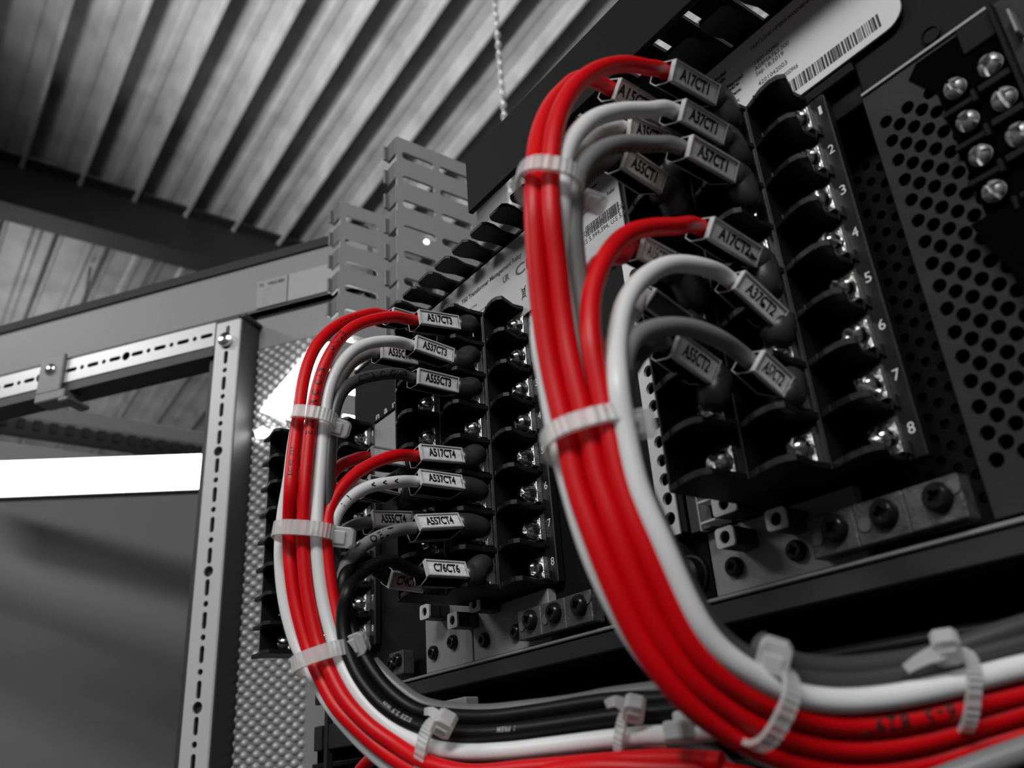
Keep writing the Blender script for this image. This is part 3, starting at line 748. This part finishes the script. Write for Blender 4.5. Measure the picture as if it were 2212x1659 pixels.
def pxof(p):
    q = V(p) - CP; z = q.dot(r2); return (1106 + FP * q.dot(r0) / z, 829.5 + FP * q.dot(r1) / z)
def tube_text(name, txt, P, r, s0, h, parent, mt=INK, flip=False, ang=0., bold=.025, space=1.25):
    """print wrapped on a wire: starts at arc length s0; flip turns the letters upside down"""
    T, N, B = frames(P); acc = [0]
    for i in range(1, len(P)): acc.append(acc[-1] + (P[i] - P[i - 1]).length)
    vs, fs = text_mesh(txt, 1, bold, 0, 'LEFT', space, 2)
    if not vs: return
    xmx = max(p.x for p in vs); k = h / .7; out = []
    i0 = min(range(len(P)), key=lambda i: (pxof(P[i])[0] - s0[0]) ** 2 + (pxof(P[i])[1] - s0[1]) ** 2); s0 = acc[i0] - xmx * k / 2
    for p in vs:
        u, v = p.x, p.y
        s = s0 + ((xmx - u) if flip else u) * k; vv = (-v if flip else v) * k
        i = 0
        while i < len(acc) - 2 and acc[i + 1] < s: i += 1
        f = min(1, max(0, (s - acc[i]) / max(1e-9, acc[i + 1] - acc[i])))
        c = P[i].lerp(P[i + 1], f); t = T[i].lerp(T[i + 1], f).normalized()
        n = CP - c; n = (n - t * n.dot(t)).normalized(); u_ = n.cross(t)   # facing side of the wire
        if u_.dot(V((0, 0, 1)) - V((.5, 0, 0))) < 0: pass
        a = vv / r + ang
        out.append(c + (n * math.cos(a) + u_ * math.sin(a)) * (r + .00007))
    MB().add(out, fs).build(name, mt, parent)

def wire(label, mt, bundle, col, row, ox, mk=None, r=RW, boot=True, prints=(), droop=0., start=None):
    """bundle: 3D points from far end up to the terminal side.  mk: (text, pxL, pxR, tilt, marker label)"""
    xs = [-.0005, xm, xl][col]; yf = [0, -.0145, -.0265][col]
    Tm = V((ox + [-.004, -.0190, -.0345][col], yf - .0020, -row * PZ + .0010))
    pts = list(bundle)
    boot_pts = None
    if mk:
        txt, pl, pr_, tilt, lab = mk[:5]; kw = mk[5] if len(mk) > 5 else {}
        A, B = on_marker(pl, pr_, ox + xs, tilt)
        X = (B - A).normalized()
        pts += [A - X * .002, A.lerp(B, .5), B]
        b0 = B + X * .0005
    else:
        b0 = pts[-1]; X = (pts[-1] - pts[-2]).normalized()
    P = relax(spline(pts), 3)
    t = thing('wire', label, 'wire', pts[len(pts) // 2])
    b = MB(); b.tube(P, r, 18); b.build('insulation', mt, t, smooth=60)
    if boot:
        end = Tm.copy(); L = (end - b0).length
        bp_ = spline([b0 - X * .0008, b0 + X * L * .35, end + V((.0004, -.0040, 0)), end], .0008); n = len(bp_)
        rad = []
        for i in range(n):
            f = i / (n - 1); q = .0046 + .0005 * math.sin(f * 5) * .5
            if f < .06: q = .0032 + .001 * f / .06
            if f > .70: q *= 1 - .30 * ((f - .70) / .30) ** 2.2
            rad.append(q)
        b = MB(); b.tube(bp_, rad, 22); bo = b.build('terminal_boot', BOOT, t, smooth=60); bo['label'] = 'soft black boot over the ring terminal'
        b = MB(); b.box(Tm.x - .0040, Tm.x + .0012, yf - .0045, yf - .0032, Tm.z - .0060, Tm.z - .0020); b.box(Tm.x - .0036, Tm.x + .0000, yf - .0075, yf - .0045, Tm.z - .0056, Tm.z - .0048)
        b.build('ring_lug', STEEL, bo, bevel=.0003)
    for (tt, s0, h, pm, fl, ang) in prints: tube_text('printed_text', tt, P, r, s0, h, t, pm, fl, ang)
    if mk: marker(txt, A, B, kw.get('h', .0066), tilt, lab, **{k: v for k, v in kw.items() if k != 'h'})
    return P
def pl(pts, x):
    # wires bound for the outer column start beside the inner ones and drift outwards
    back = {round(xl, 6): xm - .003, round(-.1476 + xl, 6): -.1476 + xm - .003}.get(round(x, 6))
    n = max(1, len(pts) - 1)
    return [on(a, b, 'x', x if back is None else back + (x - back) * (i / n)) for i, (a, b) in enumerate(pts)]
def pA(pts, o=0): return [dA(a, b, o) for a, b in pts]
def pB(pts, o=0): return [dB(a, b, o) for a, b in pts]

# ---- near bundle (right): listed from the far bottom-right end up to the terminal
xm, xl = -.0155, -.0305
wire('red wire of the right bundle ending in marker A17CT1, highest arch', RED,
     pA([(2290, 1512), (2212, 1535), (2120, 1562), (2000, 1597), (1900, 1613), (1800, 1613), (1700, 1592), (1600, 1546), (1500, 1473), (1430, 1382), (1374, 1265), (1330, 1145), (1290, 1030), (1268, 930), (1240, 820), (1217, 700), (1203, 570)]) + pl([(1191, 460), (1190, 350), (1203, 262), (1235, 195), (1288, 152), (1350, 138), (1405, 147)], xm),
     1, 0, 0, ('A17CT1', (1455, 152), (1547, 205), 28, 'clear marker printed A17CT1, topmost of the right bundle'), prints=())
wire('red wire of the right bundle on its left edge, behind marker A17CT1', RED,
     pA([(2290, 1565), (2212, 1585), (2120, 1612), (2000, 1648), (1900, 1664), (1800, 1664), (1700, 1640), (1594, 1596), (1494, 1526), (1420, 1442), (1378, 1378), (1333, 1284), (1287, 1170), (1245, 1050), (1220, 930), (1188, 790), (1168, 660), (1157, 540)]) + pl([(1153, 430), (1158, 325), (1178, 250), (1212, 200), (1258, 168)], xl),
     2, 0, 0, ('A15CT1', (1335, 192), (1440, 255), 20, 'clear marker printed A15CT1, half hidden under the topmost red wire', {'shift': -.15}))
wire('red wire of the right bundle ending in marker A17CT2, second high arch', RED,
     pA([(2290, 1478), (2212, 1495), (2120, 1516), (2000, 1546), (1900, 1562), (1800, 1562), (1700, 1538), (1600, 1490), (1540, 1448), (1490, 1390), (1440, 1290), (1390, 1175), (1342, 1050), (1316, 935), (1293, 830), (1276, 730)], .0) + pl([(1278, 640), (1300, 570), (1345, 512), (1400, 492), (1460, 489)], xm),
     1, 4, 0, ('A17CT2', (1536, 492), (1636, 555), 26, 'clear marker printed A17CT2, below the highest three', {'h': .0062}), prints=(('16-518297', (1962, 1550), .0028, INK, False, .1),))
wire('thick white wire of the right bundle with the broad central arch', WHT,
     pA([(2290, 1425), (2212, 1440), (2100, 1468), (2000, 1492), (1900, 1509), (1800, 1514), (1715, 1500), (1650, 1472), (1600, 1441), (1545, 1396), (1508, 1345), (1474, 1277), (1430, 1175), (1380, 1060), (1350, 930), (1334, 820)]) + pl([(1334, 725), (1352, 650), (1395, 596), (1455, 570), (1520, 577)], xm),
     1, 5, 0, ('A37CT2', (1598, 606), (1688, 690), 30, 'blurred clear marker printed A37CT2 on the broad white arch', {'h': .0062, 'bold': .02}))
wire('grey wire of the right bundle arching under the thick white one', GRY,
     pA([(1590, 1450), (1540, 1400), (1470, 1290), (1425, 1175), (1372, 1060), (1345, 930)], .0062) + pA([(1342, 850)], .0062) + pl([(1346, 785), (1368, 732), (1425, 707), (1490, 708), (1550, 730)], xm),
     1, 6, 0, ('A57CT2', (1640, 780), (1700, 835), 30, 'blurred short clear marker printed A57CT2, lowest right of the right bundle', {'h': .0066, 'bold': .02}))
wire('white wire of the right bundle ending in marker A37CT1', WHT,
     pA([(1268, 900), (1240, 760), (1226, 640), (1216, 540)], .006) + pl([(1213, 440), (1214, 360), (1234, 305), (1280, 258), (1340, 240), (1400, 238)], xm),
     1, 1, 0, ('A37CT1', (1476, 238), (1564, 290), 28, 'clear marker printed A37CT1, second from the top of the right bundle'))
wire('grey wire of the right bundle ending in marker A57CT1', GRY,
     pA([(1300, 900), (1282, 800), (1262, 690), (1246, 590), (1238, 500)], .006) + pl([(1236, 420), (1252, 370), (1290, 328), (1345, 310), (1400, 312)], xm),
     1, 2, 0, ('A57CT1', (1492, 316), (1588, 372), 30, 'clear marker printed A57CT1, third from the top of the right bundle'), prints=(('ELECTRIC CABLE', (1360, 330), .0017, INK, False, -.9),))
wire('white wire of the right bundle running down its left outer edge', WHT,
     pA([(1700, 1648), (1620, 1612), (1542, 1560), (1456, 1480), (1378, 1390), (1318, 1285), (1270, 1175), (1232, 1050), (1204, 940), (1182, 820), (1166, 720), (1180, 600), (1205, 500)], .0042) + pl([(1218, 400), (1240, 335), (1285, 290), (1322, 276)], xl),
     2, 1, 0, ('A35CT1', (1362, 272), (1442, 308), 28, 'clear marker printed A35CT1, behind the A37CT1 wire'))
wire('dark wire of the right bundle ending in marker A55CT1', DGR,
     pA([(1290, 860), (1262, 700), (1244, 560), (1238, 470)], .011) + pl([(1248, 405), (1272, 370), (1305, 352)], xl),
     2, 2, 0, ('A55CT1', (1352, 342), (1432, 395), 30, 'clear marker printed A55CT1, hanging over the relay rating label'))
wire('short red wire behind the second red arch, right bundle', RED,
     pA([(1322, 900), (1300, 800), (1278, 720)], .008) + pl([(1270, 640), (1285, 580), (1315, 556), (1345, 553)], xl),
     2, 4, 0, ('A15CT2', (1388, 535), (1450, 568), 24, 'clear blank-looking marker behind the two arches below A17CT2', {'bold': .0}))
wire('short white wire behind the broad white arch, right bundle', WHT,
     pA([(1340, 900), (1330, 800), (1330, 740)], .009) + pl([(1352, 690), (1372, 668)], xl),
     2, 5, 0, ('', (1405, 645), (1480, 700), 10, 'dark clear marker under the broad white arch', {'mt': DGR, 'h': .006}))
wire('dark wire of the right bundle ending in marker A55CT2', DGR,
     pA([(2290, 1372), (2212, 1390), (2100, 1420), (2000, 1446), (1900, 1466), (1800, 1474), (1705, 1462), (1640, 1436), (1595, 1412), (1558, 1384), (1520, 1335), (1480, 1262), (1428, 1150), (1380, 1040), (1350, 920), (1345, 840)], .0052) + pl([(1366, 785), (1398, 748), (1428, 740)], xl),
     2, 6, 0, ('A55CT2', (1462, 745), (1545, 805), 30, 'blurred clear marker printed A55CT2, lowest left of the right bundle', {'h': .0074, 'bold': .02}))

# ---- left bundle
ob = -.1476; bm_, bl_ = ob + xm, ob + xl
wire('red wire of the left bundle ending in marker A517CT3', RED,
     pB([(1560, 1648), (1450, 1640), (1300, 1648), (1150, 1660), (1000, 1668), (907, 1640), (853, 1606), (798, 1567), (744, 1508), (714, 1451), (690, 1399), (676, 1345), (665, 1290), (657, 1220), (655, 1150)]) + pl([(658, 1060), (664, 986), (671, 918), (678, 870), (688, 826), (702, 786), (724, 746), (756, 711), (800, 692), (850, 684)], bm_),
     1, 0, ob, ('A517CT3', (908, 684), (990, 697), 32, 'clear marker printed A517CT3, topmost of the left bundle'), prints=(('ELECTRIC CAB', (668, 870), .0024, INK, False, .1), ('JUNZE', (722, 740), .0024, INK, False, .3)))
wire('red wire of the left bundle on its outer edge at the top', RED,
     pB([(1560, 1690), (1450, 1684), (1300, 1690), (1150, 1698), (1000, 1692), (900, 1664), (840, 1630), (785, 1585), (728, 1528), (695, 1470), (668, 1408), (650, 1350), (636, 1290), (627, 1220), (624, 1150)], .0022) + pl([(627, 1060), (633, 986), (642, 918), (648, 870), (655, 823), (669, 775), (692, 735), (730, 702), (775, 684), (810, 676)], bl_),
     2, 0, ob, ('515CT3', (850, 678), (890, 690), 24, 'clear marker half hidden behind the A517CT3 wire at the top', {'h': .006}), prints=(('- - - -', (745, 690), .0024, INK, False, .5), ('IEC 02  227', (634, 1000), .0014, INK, False, .2)))
wire('white wire of the left bundle ending in marker A537CT3', WHT,
     pB([(1560, 1575), (1450, 1588), (1407, 1588), (1325, 1596), (1190, 1612), (1097, 1622), (988, 1624), (925, 1612), (866, 1584), (812, 1543), (771, 1494), (739, 1434), (718, 1375), (701, 1310), (690, 1240), (684, 1150)], .0020) + pl([(688, 1060), (694, 986), (699, 918), (706, 859), (718, 818), (738, 783), (765, 756), (803, 740), (850, 737)], bm_),
     1, 1, ob, ('A537CT3', (900, 740), (978, 768), 32, 'clear marker printed A537CT3, second from the top of the left bundle'))
wire('dark grey wire of the left bundle ending in marker A555CT3', DGR,
     pB([(735, 1350), (722, 1250), (712, 1150)], .008) + pl([(708, 1040), (712, 960), (720, 900), (732, 858), (750, 834), (780, 818), (820, 810), (860, 806)], bm_),
     1, 2, ob, ('A555CT3', (905, 812), (988, 832), 22, 'clear marker printed A555CT3, third from the top of the left bundle'), prints=(('CTRIC CAB', (822, 808), .0026, INK, False, .0),))
wire('grey wire with marker A535CT3 behind the A537CT3 wire', GRY,
     pB([(728, 1250), (716, 1150)], .012) + pl([(712, 1040), (716, 930), (724, 860), (740, 812), (765, 780), (795, 765)], bl_),
     2, 1, ob, ('A535CT3', (826, 757), (900, 772), 24, 'clear marker printed A535CT3, tucked behind the A537CT3 marker'))
wire('red wire of the left bundle ending in marker A517CT4', RED,
     pB([(760, 1440), (738, 1380), (722, 1310), (712, 1250), (706, 1190), (706, 1150)], .004) + pl([(707, 1115), (719, 1082), (741, 1050), (773, 1020), (812, 998), (855, 984)], bm_),
     1, 4, ob, ('A517CT4', (911, 976), (998, 984), 30, 'clear marker printed A517CT4, top of the lower left group'))
wire('red wire behind the A517CT4 wire in the left bundle', RED,
     pB([(716, 1250), (704, 1180), (698, 1120)], .012) + pl([(700, 1062), (712, 1030), (735, 1006), (765, 993)], bl_),
     2, 4, ob, ('', (806, 980), (870, 990), 30, 'clear marker half hidden behind the A517CT4 wire'))
wire('white wire with black arrow marks ending in marker A537CT4', WHT,
     pB([(738, 1330), (722, 1260), (712, 1190)], .008) + pl([(716, 1140), (730, 1104), (757, 1073), (798, 1051), (850, 1042)], bm_),
     1, 5, ob, ('A537CT4', (910, 1030), (998, 1042), 38, 'clear marker printed A537CT4, under the A517CT4 marker'), prints=(('<  <  <', (822, 1046), .0022, INK, False, .1), (':  !', (742, 1090), .0022, INK, False, .1)))
wire('white wire behind the A537CT4 wire in the left bundle', WHT,
     pB([(722, 1250), (706, 1170), (702, 1120)], .013) + pl([(710, 1080), (730, 1058), (758, 1044)], bl_),
     2, 5, ob, ('', (800, 1040), (860, 1054), 40, 'clear empty marker under the arrow-marked white wire', {'mt': CLEAR, 'h': .006}))
wire('grey wire of the left bundle ending in marker A557CT4', GRY,
     pB([(756, 1420), (738, 1370), (729, 1310), (730, 1262)], .007) + pl([(742, 1226), (765, 1196), (798, 1170), (845, 1149)], bm_),
     1, 6, ob, ('A557CT4', (905, 1128), (993, 1124), 36, 'clear marker printed A557CT4, beside the A555CT4 marker'), prints=(('T  OELT', (808, 1164), .0026, INK, False, .1),))
wire('grey wire with marker A555CT4 behind the cable tie head', GRY,
     pB([(728, 1330), (716, 1260), (712, 1210)], .013) + pl([(722, 1172), (745, 1146), (768, 1134)], bl_),
     2, 6, ob, ('A555CT4', (808, 1121), (890, 1122), 24, 'clear marker printed A555CT4, left of the A557CT4 marker'))
wire('glossy black wire ending in marker C76CT6', BKW,
     pB([(1620, 1510), (1500, 1530), (1434, 1538), (1325, 1550), (1163, 1573), (1060, 1584), (960, 1582), (880, 1560), (825, 1524), (785, 1478), (757, 1425), (742, 1370), (741, 1320), (752, 1278)], .002) + pl([(772, 1246), (800, 1224), (840, 1210)], bm_),
     1, 7, ob, ('C76CT6', (922, 1226), (1006, 1231), 34, 'clear marker printed C76CT6, lowest of the left bundle'), prints=(('SIZE 2.5 mm', (860, 1548), .0013, mat('silver_print', .3, .5), False, -.4), ('1 FREM', (1110, 1588), .0013, mat('silver_print', .3, .5), False, -.4)))
wire('black wire beside the C76CT6 wire, ending in marker C74CT6', BKW,
     pB([(1620, 1484), (1500, 1502), (1434, 1512), (1325, 1514), (1163, 1538), (1060, 1550), (970, 1547), (900, 1535), (845, 1498), (805, 1450), (775, 1395), (752, 1340), (738, 1290), (742, 1250)], .007) + pl([(762, 1218), (790, 1208)], bl_),
     2, 7, ob, ('C74CT6', (845, 1252), (915, 1262), -14, 'clear marker printed C74CT6 hanging slanted under the C76CT6 wire', {'mt': mat('pinkish_paper', (.50, .36, .37), .5)}))
def plain(label, mt, pts, r=RW, prints=()):
    P = relax(spline(pts), 3); t = thing('wire', label, 'wire', pts[len(pts) // 2])
    b = MB(); b.tube(P, r, 18); b.build('insulation', mt, t, smooth=60)
    for (txt, s0, h, pm, fl, ang) in prints: tube_text('printed_text', txt, P, r, s0, h, t, pm, fl, ang)
    return P
plain('white wire along the left outer edge of the left bundle', WHT,
      pB([(1000, 1700), (900, 1690), (830, 1645), (770, 1590), (712, 1520), (672, 1450), (640, 1390), (622, 1330), (611, 1270), (606, 1190), (612, 1110), (624, 1040), (634, 960), (645, 900)], .007))
plain('grey printed wire lying above the black ones at the bottom', mat('printed_grey_insulation', .13, .4),
      pB([(1560, 1470), (1440, 1488), (1312, 1504), (1244, 1517), (1136, 1530), (1040, 1538), (960, 1532), (905, 1518), (868, 1492), (834, 1462), (806, 1432)], .0125), prints=(('BO T RET', (1250, 1526), .0024, INK, False, .3),))
plain('bright red wire crossing the bottom picture edge', RED, [at(*p) for p in ((1180, 1672, .2), (1280, 1658, .195), (1420, 1662, .19), (1560, 1668, .186), (1650, 1690, .184))])
plain('red wire curving out of the bottom left corner of the left bundle', RED, [at(*p) for p in ((750, 1720, .30), (768, 1680, .30), (790, 1650, .30), (820, 1630, .296), (858, 1622, .29))])
plain('dark red wire loop at the bottom behind the right bundle', mat('dark_red_insulation', (.30, .002, .006), .4), [at(*p) for p in ((1330, 1640, .24), (1390, 1618, .238), (1450, 1618, .236), (1500, 1632, .234), (1540, 1665, .232))])
plain('grey wire sweeping down right behind the right bundle', GRY, [at(*p) for p in ((1440, 1598, .206), (1500, 1600, .204), (1545, 1628, .202), (1580, 1670, .2))], .0021)
plain('light grey wire at the bottom right corner', GRY, [at(*p) for p in ((1900, 1735, .150), (2000, 1698, .150), (2100, 1660, .150), (2212, 1620, .150), (2300, 1590, .15))], .0022)
plain('dim red wire curving under the right bundle at the right edge', mat('dark_red_insulation', (.30, .002, .006), .4), [at(*p) for p in ((1980, 1700, .168), (2060, 1655, .17), (2130, 1600, .172), (2212, 1570, .173), (2300, 1560, .173))], .0026)
plain('dark grey wire on top of the right bundle at the right edge', DGR, pA([(2290, 1330), (2212, 1352), (2110, 1386), (2010, 1418), (1900, 1436), (1800, 1444), (1710, 1432), (1640, 1388)], .007))
plain('black rod running along the bottom bay, upper', BKW, [at(*p) for p in ((1100, 1560, .30), (1200, 1525, .285), (1420, 1482, .262), (1720, 1432, .232), (2212, 1345, .2), (2400, 1310, .19))], .0022)
plain('black rod running along the bottom bay, lower', BKW, [at(*p) for p in ((1500, 1490, .25), (1720, 1456, .230), (1980, 1416, .212), (2212, 1368, .197), (2400, 1335, .188))], .0016)

# ================================================================== cable ties
def tie(label, c, half_px, dep, T, thick_r, headpx, tail=None, aspect=1., wd=.0038, phase=0., hs=1., head_ax=None):
    """nylon tie: band swept round an ellipse about the bundle; c: centre pixel; half_px: vector to its right edge (pixels)"""
    C0 = at(c[0], c[1], dep); Rr = at(c[0] + half_px[0], c[1] + half_px[1], dep)
    U = (Rr - C0); a = U.length; U.normalize(); Tn = V(T); Tn = (Tn - U * Tn.dot(U)).normalized(); W = Tn.cross(U).normalized()
    if W.dot(CP - C0) < 0: W = -W
    bb = a * aspect; t = thing('cable_tie', label, 'cable tie', C0)
    b = MB(); n = 72; rings = []
    for k in range(n):
        th = 2 * math.pi * k / n; ct, st_ = math.cos(th), math.sin(th)
        e = .75; x = a * math.copysign(abs(ct) ** e, ct); y = bb * math.copysign(abs(st_) ** e, st_)
        nrm = (U * ct / a + W * st_ / bb).normalized(); p = C0 + U * x + W * y
        rib = .00022 if k % 2 else 0
        rings.append([p + nrm * 0 - Tn * wd / 2, p + nrm * (.0010 + rib) - Tn * wd / 2, p + nrm * (.0010 + rib) + Tn * wd / 2, p + Tn * wd / 2])
    vs = [p for r_ in rings for p in r_]
    b.add(vs, [(i * 4 + k, i * 4 + (k + 1) % 4, ((i + 1) % n) * 4 + (k + 1) % 4, ((i + 1) % n) * 4 + k) for i in range(n) for k in range(4)])
    b.build('band', NYL, t)
    hc = at(headpx[0], headpx[1], dep + (headpx[2] if len(headpx) > 2 else 0)); X = (hc - C0).normalized() if head_ax is None else V(head_ax)
    Z = (CP - hc); Z = (Z - X * Z.dot(X)).normalized(); Y = Z.cross(X); Mh = Matrix((X, Y, Z)).transposed().to_4x4(); Mh.translation = hc
    b = MB(); q = hs
    b.prism([(-.0030 * q, -.0032 * q), (.0022 * q, -.0032 * q), (.0034 * q, -.0020 * q), (.0034 * q, .0020 * q), (.0022 * q, .0032 * q), (-.0030 * q, .0032 * q), (-.0040 * q, .0016 * q), (-.0040 * q, -.0016 * q)], -.0026 * q, .0026 * q, 'z', Mh)
    b.box(-.0028 * q, .0010 * q, -.0020 * q, .0020 * q, .0026 * q, .0033 * q, Mh)
    b.build('head', NYL, t, bevel=.0005, seg=2)
    if tail:
        b = MB(); P = spline([at(*p) for p in tail], .001); Tt, N_, B_ = frames(P); vs = []
        for i, p in enumerate(P):
            d_ = (CP - p); d_ = (d_ - Tt[i] * d_.dot(Tt[i])).normalized(); s_ = d_.cross(Tt[i]); hw = .0016 * (1 - .5 * i / len(P))
            vs += [p - s_ * hw, p + s_ * hw, p + s_ * hw + d_ * .001, p - s_ * hw + d_ * .001]
        n = len(P); b.add(vs, [(i * 4 + k, i * 4 + (k + 1) % 4, (i + 1) * 4 + (k + 1) % 4, (i + 1) * 4 + k) for i in range(n - 1) for k in range(4)] + [(0, 1, 2, 3), ((n - 1) * 4, (n - 1) * 4 + 1, (n - 1) * 4 + 2, (n - 1) * 4 + 3)])
        b.build('tail', NYL, t)
def tdir(p, q, fa, fb): return (at(*q, fb) - at(*p, fa))
tie('white nylon cable tie round the right bundle near its top', (1186, 402), (62, 10), .1975, tdir((1184, 460), (1188, 350), .19, .195), 0, (1282, 438, .002), aspect=1.2, wd=.0036, hs=.8)
tie('pinkish nylon cable tie across the middle of the right bundle', (1275, 942), (92, -26), .1755, tdir((1300, 1040), (1262, 880), .168, .178), 0, (1378, 918, .0), aspect=.75, wd=.0038)
tie('nylon cable tie round the right bundle bend at the bottom', (1648, 1518), (38, -72), .1605, tdir((1560, 1480), (1730, 1555), .158, .162), 0, (1672, 1418, .0), aspect=.9, wd=.0034, hs=.95)
tie('nylon cable tie round the right bundle near the right edge', (2072, 1492), (8, -78), .1655, tdir((1990, 1510), (2150, 1470), .165, .166), 0, (2044, 1396, -.002), tail=[(2034, 1406, .163), (1990, 1424, .163), (1958, 1444, .164)], aspect=.55, wd=.0026, hs=.8)
tie('ribbed nylon cable tie high on the left bundle', (676, 910), (48, 6), .3060, tdir((668, 960), (680, 860), .305, .314), 0, (735, 925, .0), aspect=.9, wd=.0046, hs=1.0)
tie('ribbed pink-tinted nylon cable tie halfway down the left bundle', (660, 1152), (62, 4), .2890, tdir((660, 1210), (662, 1090), .288, .296), 0, (742, 1161, .0), aspect=.72, wd=.0050, hs=1.1)
tie('nylon cable tie low on the left bundle where it starts to bend', (700, 1422), (58, -20), .2715, tdir((725, 1480), (680, 1360), .268, .277), 0, (768, 1394, .0), aspect=.75, wd=.0048, hs=1.15)
tie('nylon cable tie on the left bundle at the bottom, in front of the white box', (935, 1612), (10, -52), .2435, tdir((900, 1600), (980, 1630), .247, .238), 0, (960, 1562, -.0065), tail=[(945, 1548, .244), (935, 1538, .245), (922, 1537, .247)], aspect=.6, wd=.0038, hs=.9)
tie('nylon cable tie on the left bundle behind the right bundle', (1362, 1580), (8, -50), .2045, tdir((1310, 1590), (1410, 1575), .21, .2), 0, (1370, 1530, -.0035), tail=[(1352, 1526, .204), (1330, 1514, .204), (1312, 1520, .205)], aspect=.6, wd=.0026, hs=.78)

# ================================================================== small things at the bottom
def small_box(name, label, cat, px, dep, sx, sy, sz, mt):
    c = at(*px, dep); t = MB(); t.box(c.x - sx / 2, c.x + sx / 2, c.y - sy / 2, c.y + sy / 2, c.z - sz / 2, c.z + sz / 2)
    tag(t.build(name, mt, bevel=.0006), label, cat)
small_box('terminal_cover', 'small pale box behind the cable tie at the bottom', 'cover', (980, 1542), .300, .024, .006, .009, mat('pale_plastic', .16, .5))
small_box('wire_clip', 'white ribbed clip between the two bundles at the bottom', 'clip', (1466, 1578), .186, .0056, .005, .0042, mat('clip_white', .5, .45))
small_box('wire_clip', 'small white clip half behind the ribbed one', 'clip', (1478, 1554), .190, .0042, .004, .0036, mat('clip_white', .5, .45))
# slotted duct at the lower left
ld = thing('cable_duct', 'black slotted duct with square fingers at the bottom left of the bundles', 'cable duct', (0, 0, 0))
q = at(705, 1600, .44); ld.location = q
b = MB()
for k in range(4):
    z = q.z + .030 - k * .0225
    b.box(q.x - .009, q.x - .0005, q.y - .003, q.y, z - .012, z)
    b.box(q.x - .0005, q.x + .05, q.y - .001, q.y + .001, z - .012, z - .0)
b.box(q.x + .001, q.x + .004, q.y - .002, q.y + .002, q.z - .06, q.z + .03)
b.build('duct_fingers', DUCT, ld, bevel=.0005)
bx = at(770, 1610, .50); b = MB(); b.box(bx.x - .02, bx.x + .05, bx.y, bx.y + .01, bx.z - .05, bx.z + .0245)
tag(b.build('terminal_cover', mat('pale_block', .40, .5), bevel=.001), 'pale block seen between the fingers of the lower left duct', 'cover')

# repeats share a group
for o in list(bpy.data.objects):
    if o.parent or 'label' not in o: continue
    k = o.name.split('.')[0]; L = o['label']
    if k == 'wire' and 'right bundle' in L: o['group'] = 'wires of the right bundle'
    elif k == 'wire' and ('left bundle' in L or 'marker' in L): o['group'] = 'wires of the left bundle'
    elif k == 'wire_marker': o['group'] = 'clear printed wire markers'
    elif k == 'cable_tie': o['group'] = 'nylon cable ties on the two bundles'
    elif k == 'terminal_block': o['group'] = 'black barrier terminal blocks'
    elif k == 'plug_socket': o['group'] = 'small grey sockets under the blocks'
    elif k == 'hanging_chain': o['group'] = 'chains hanging from the roof'
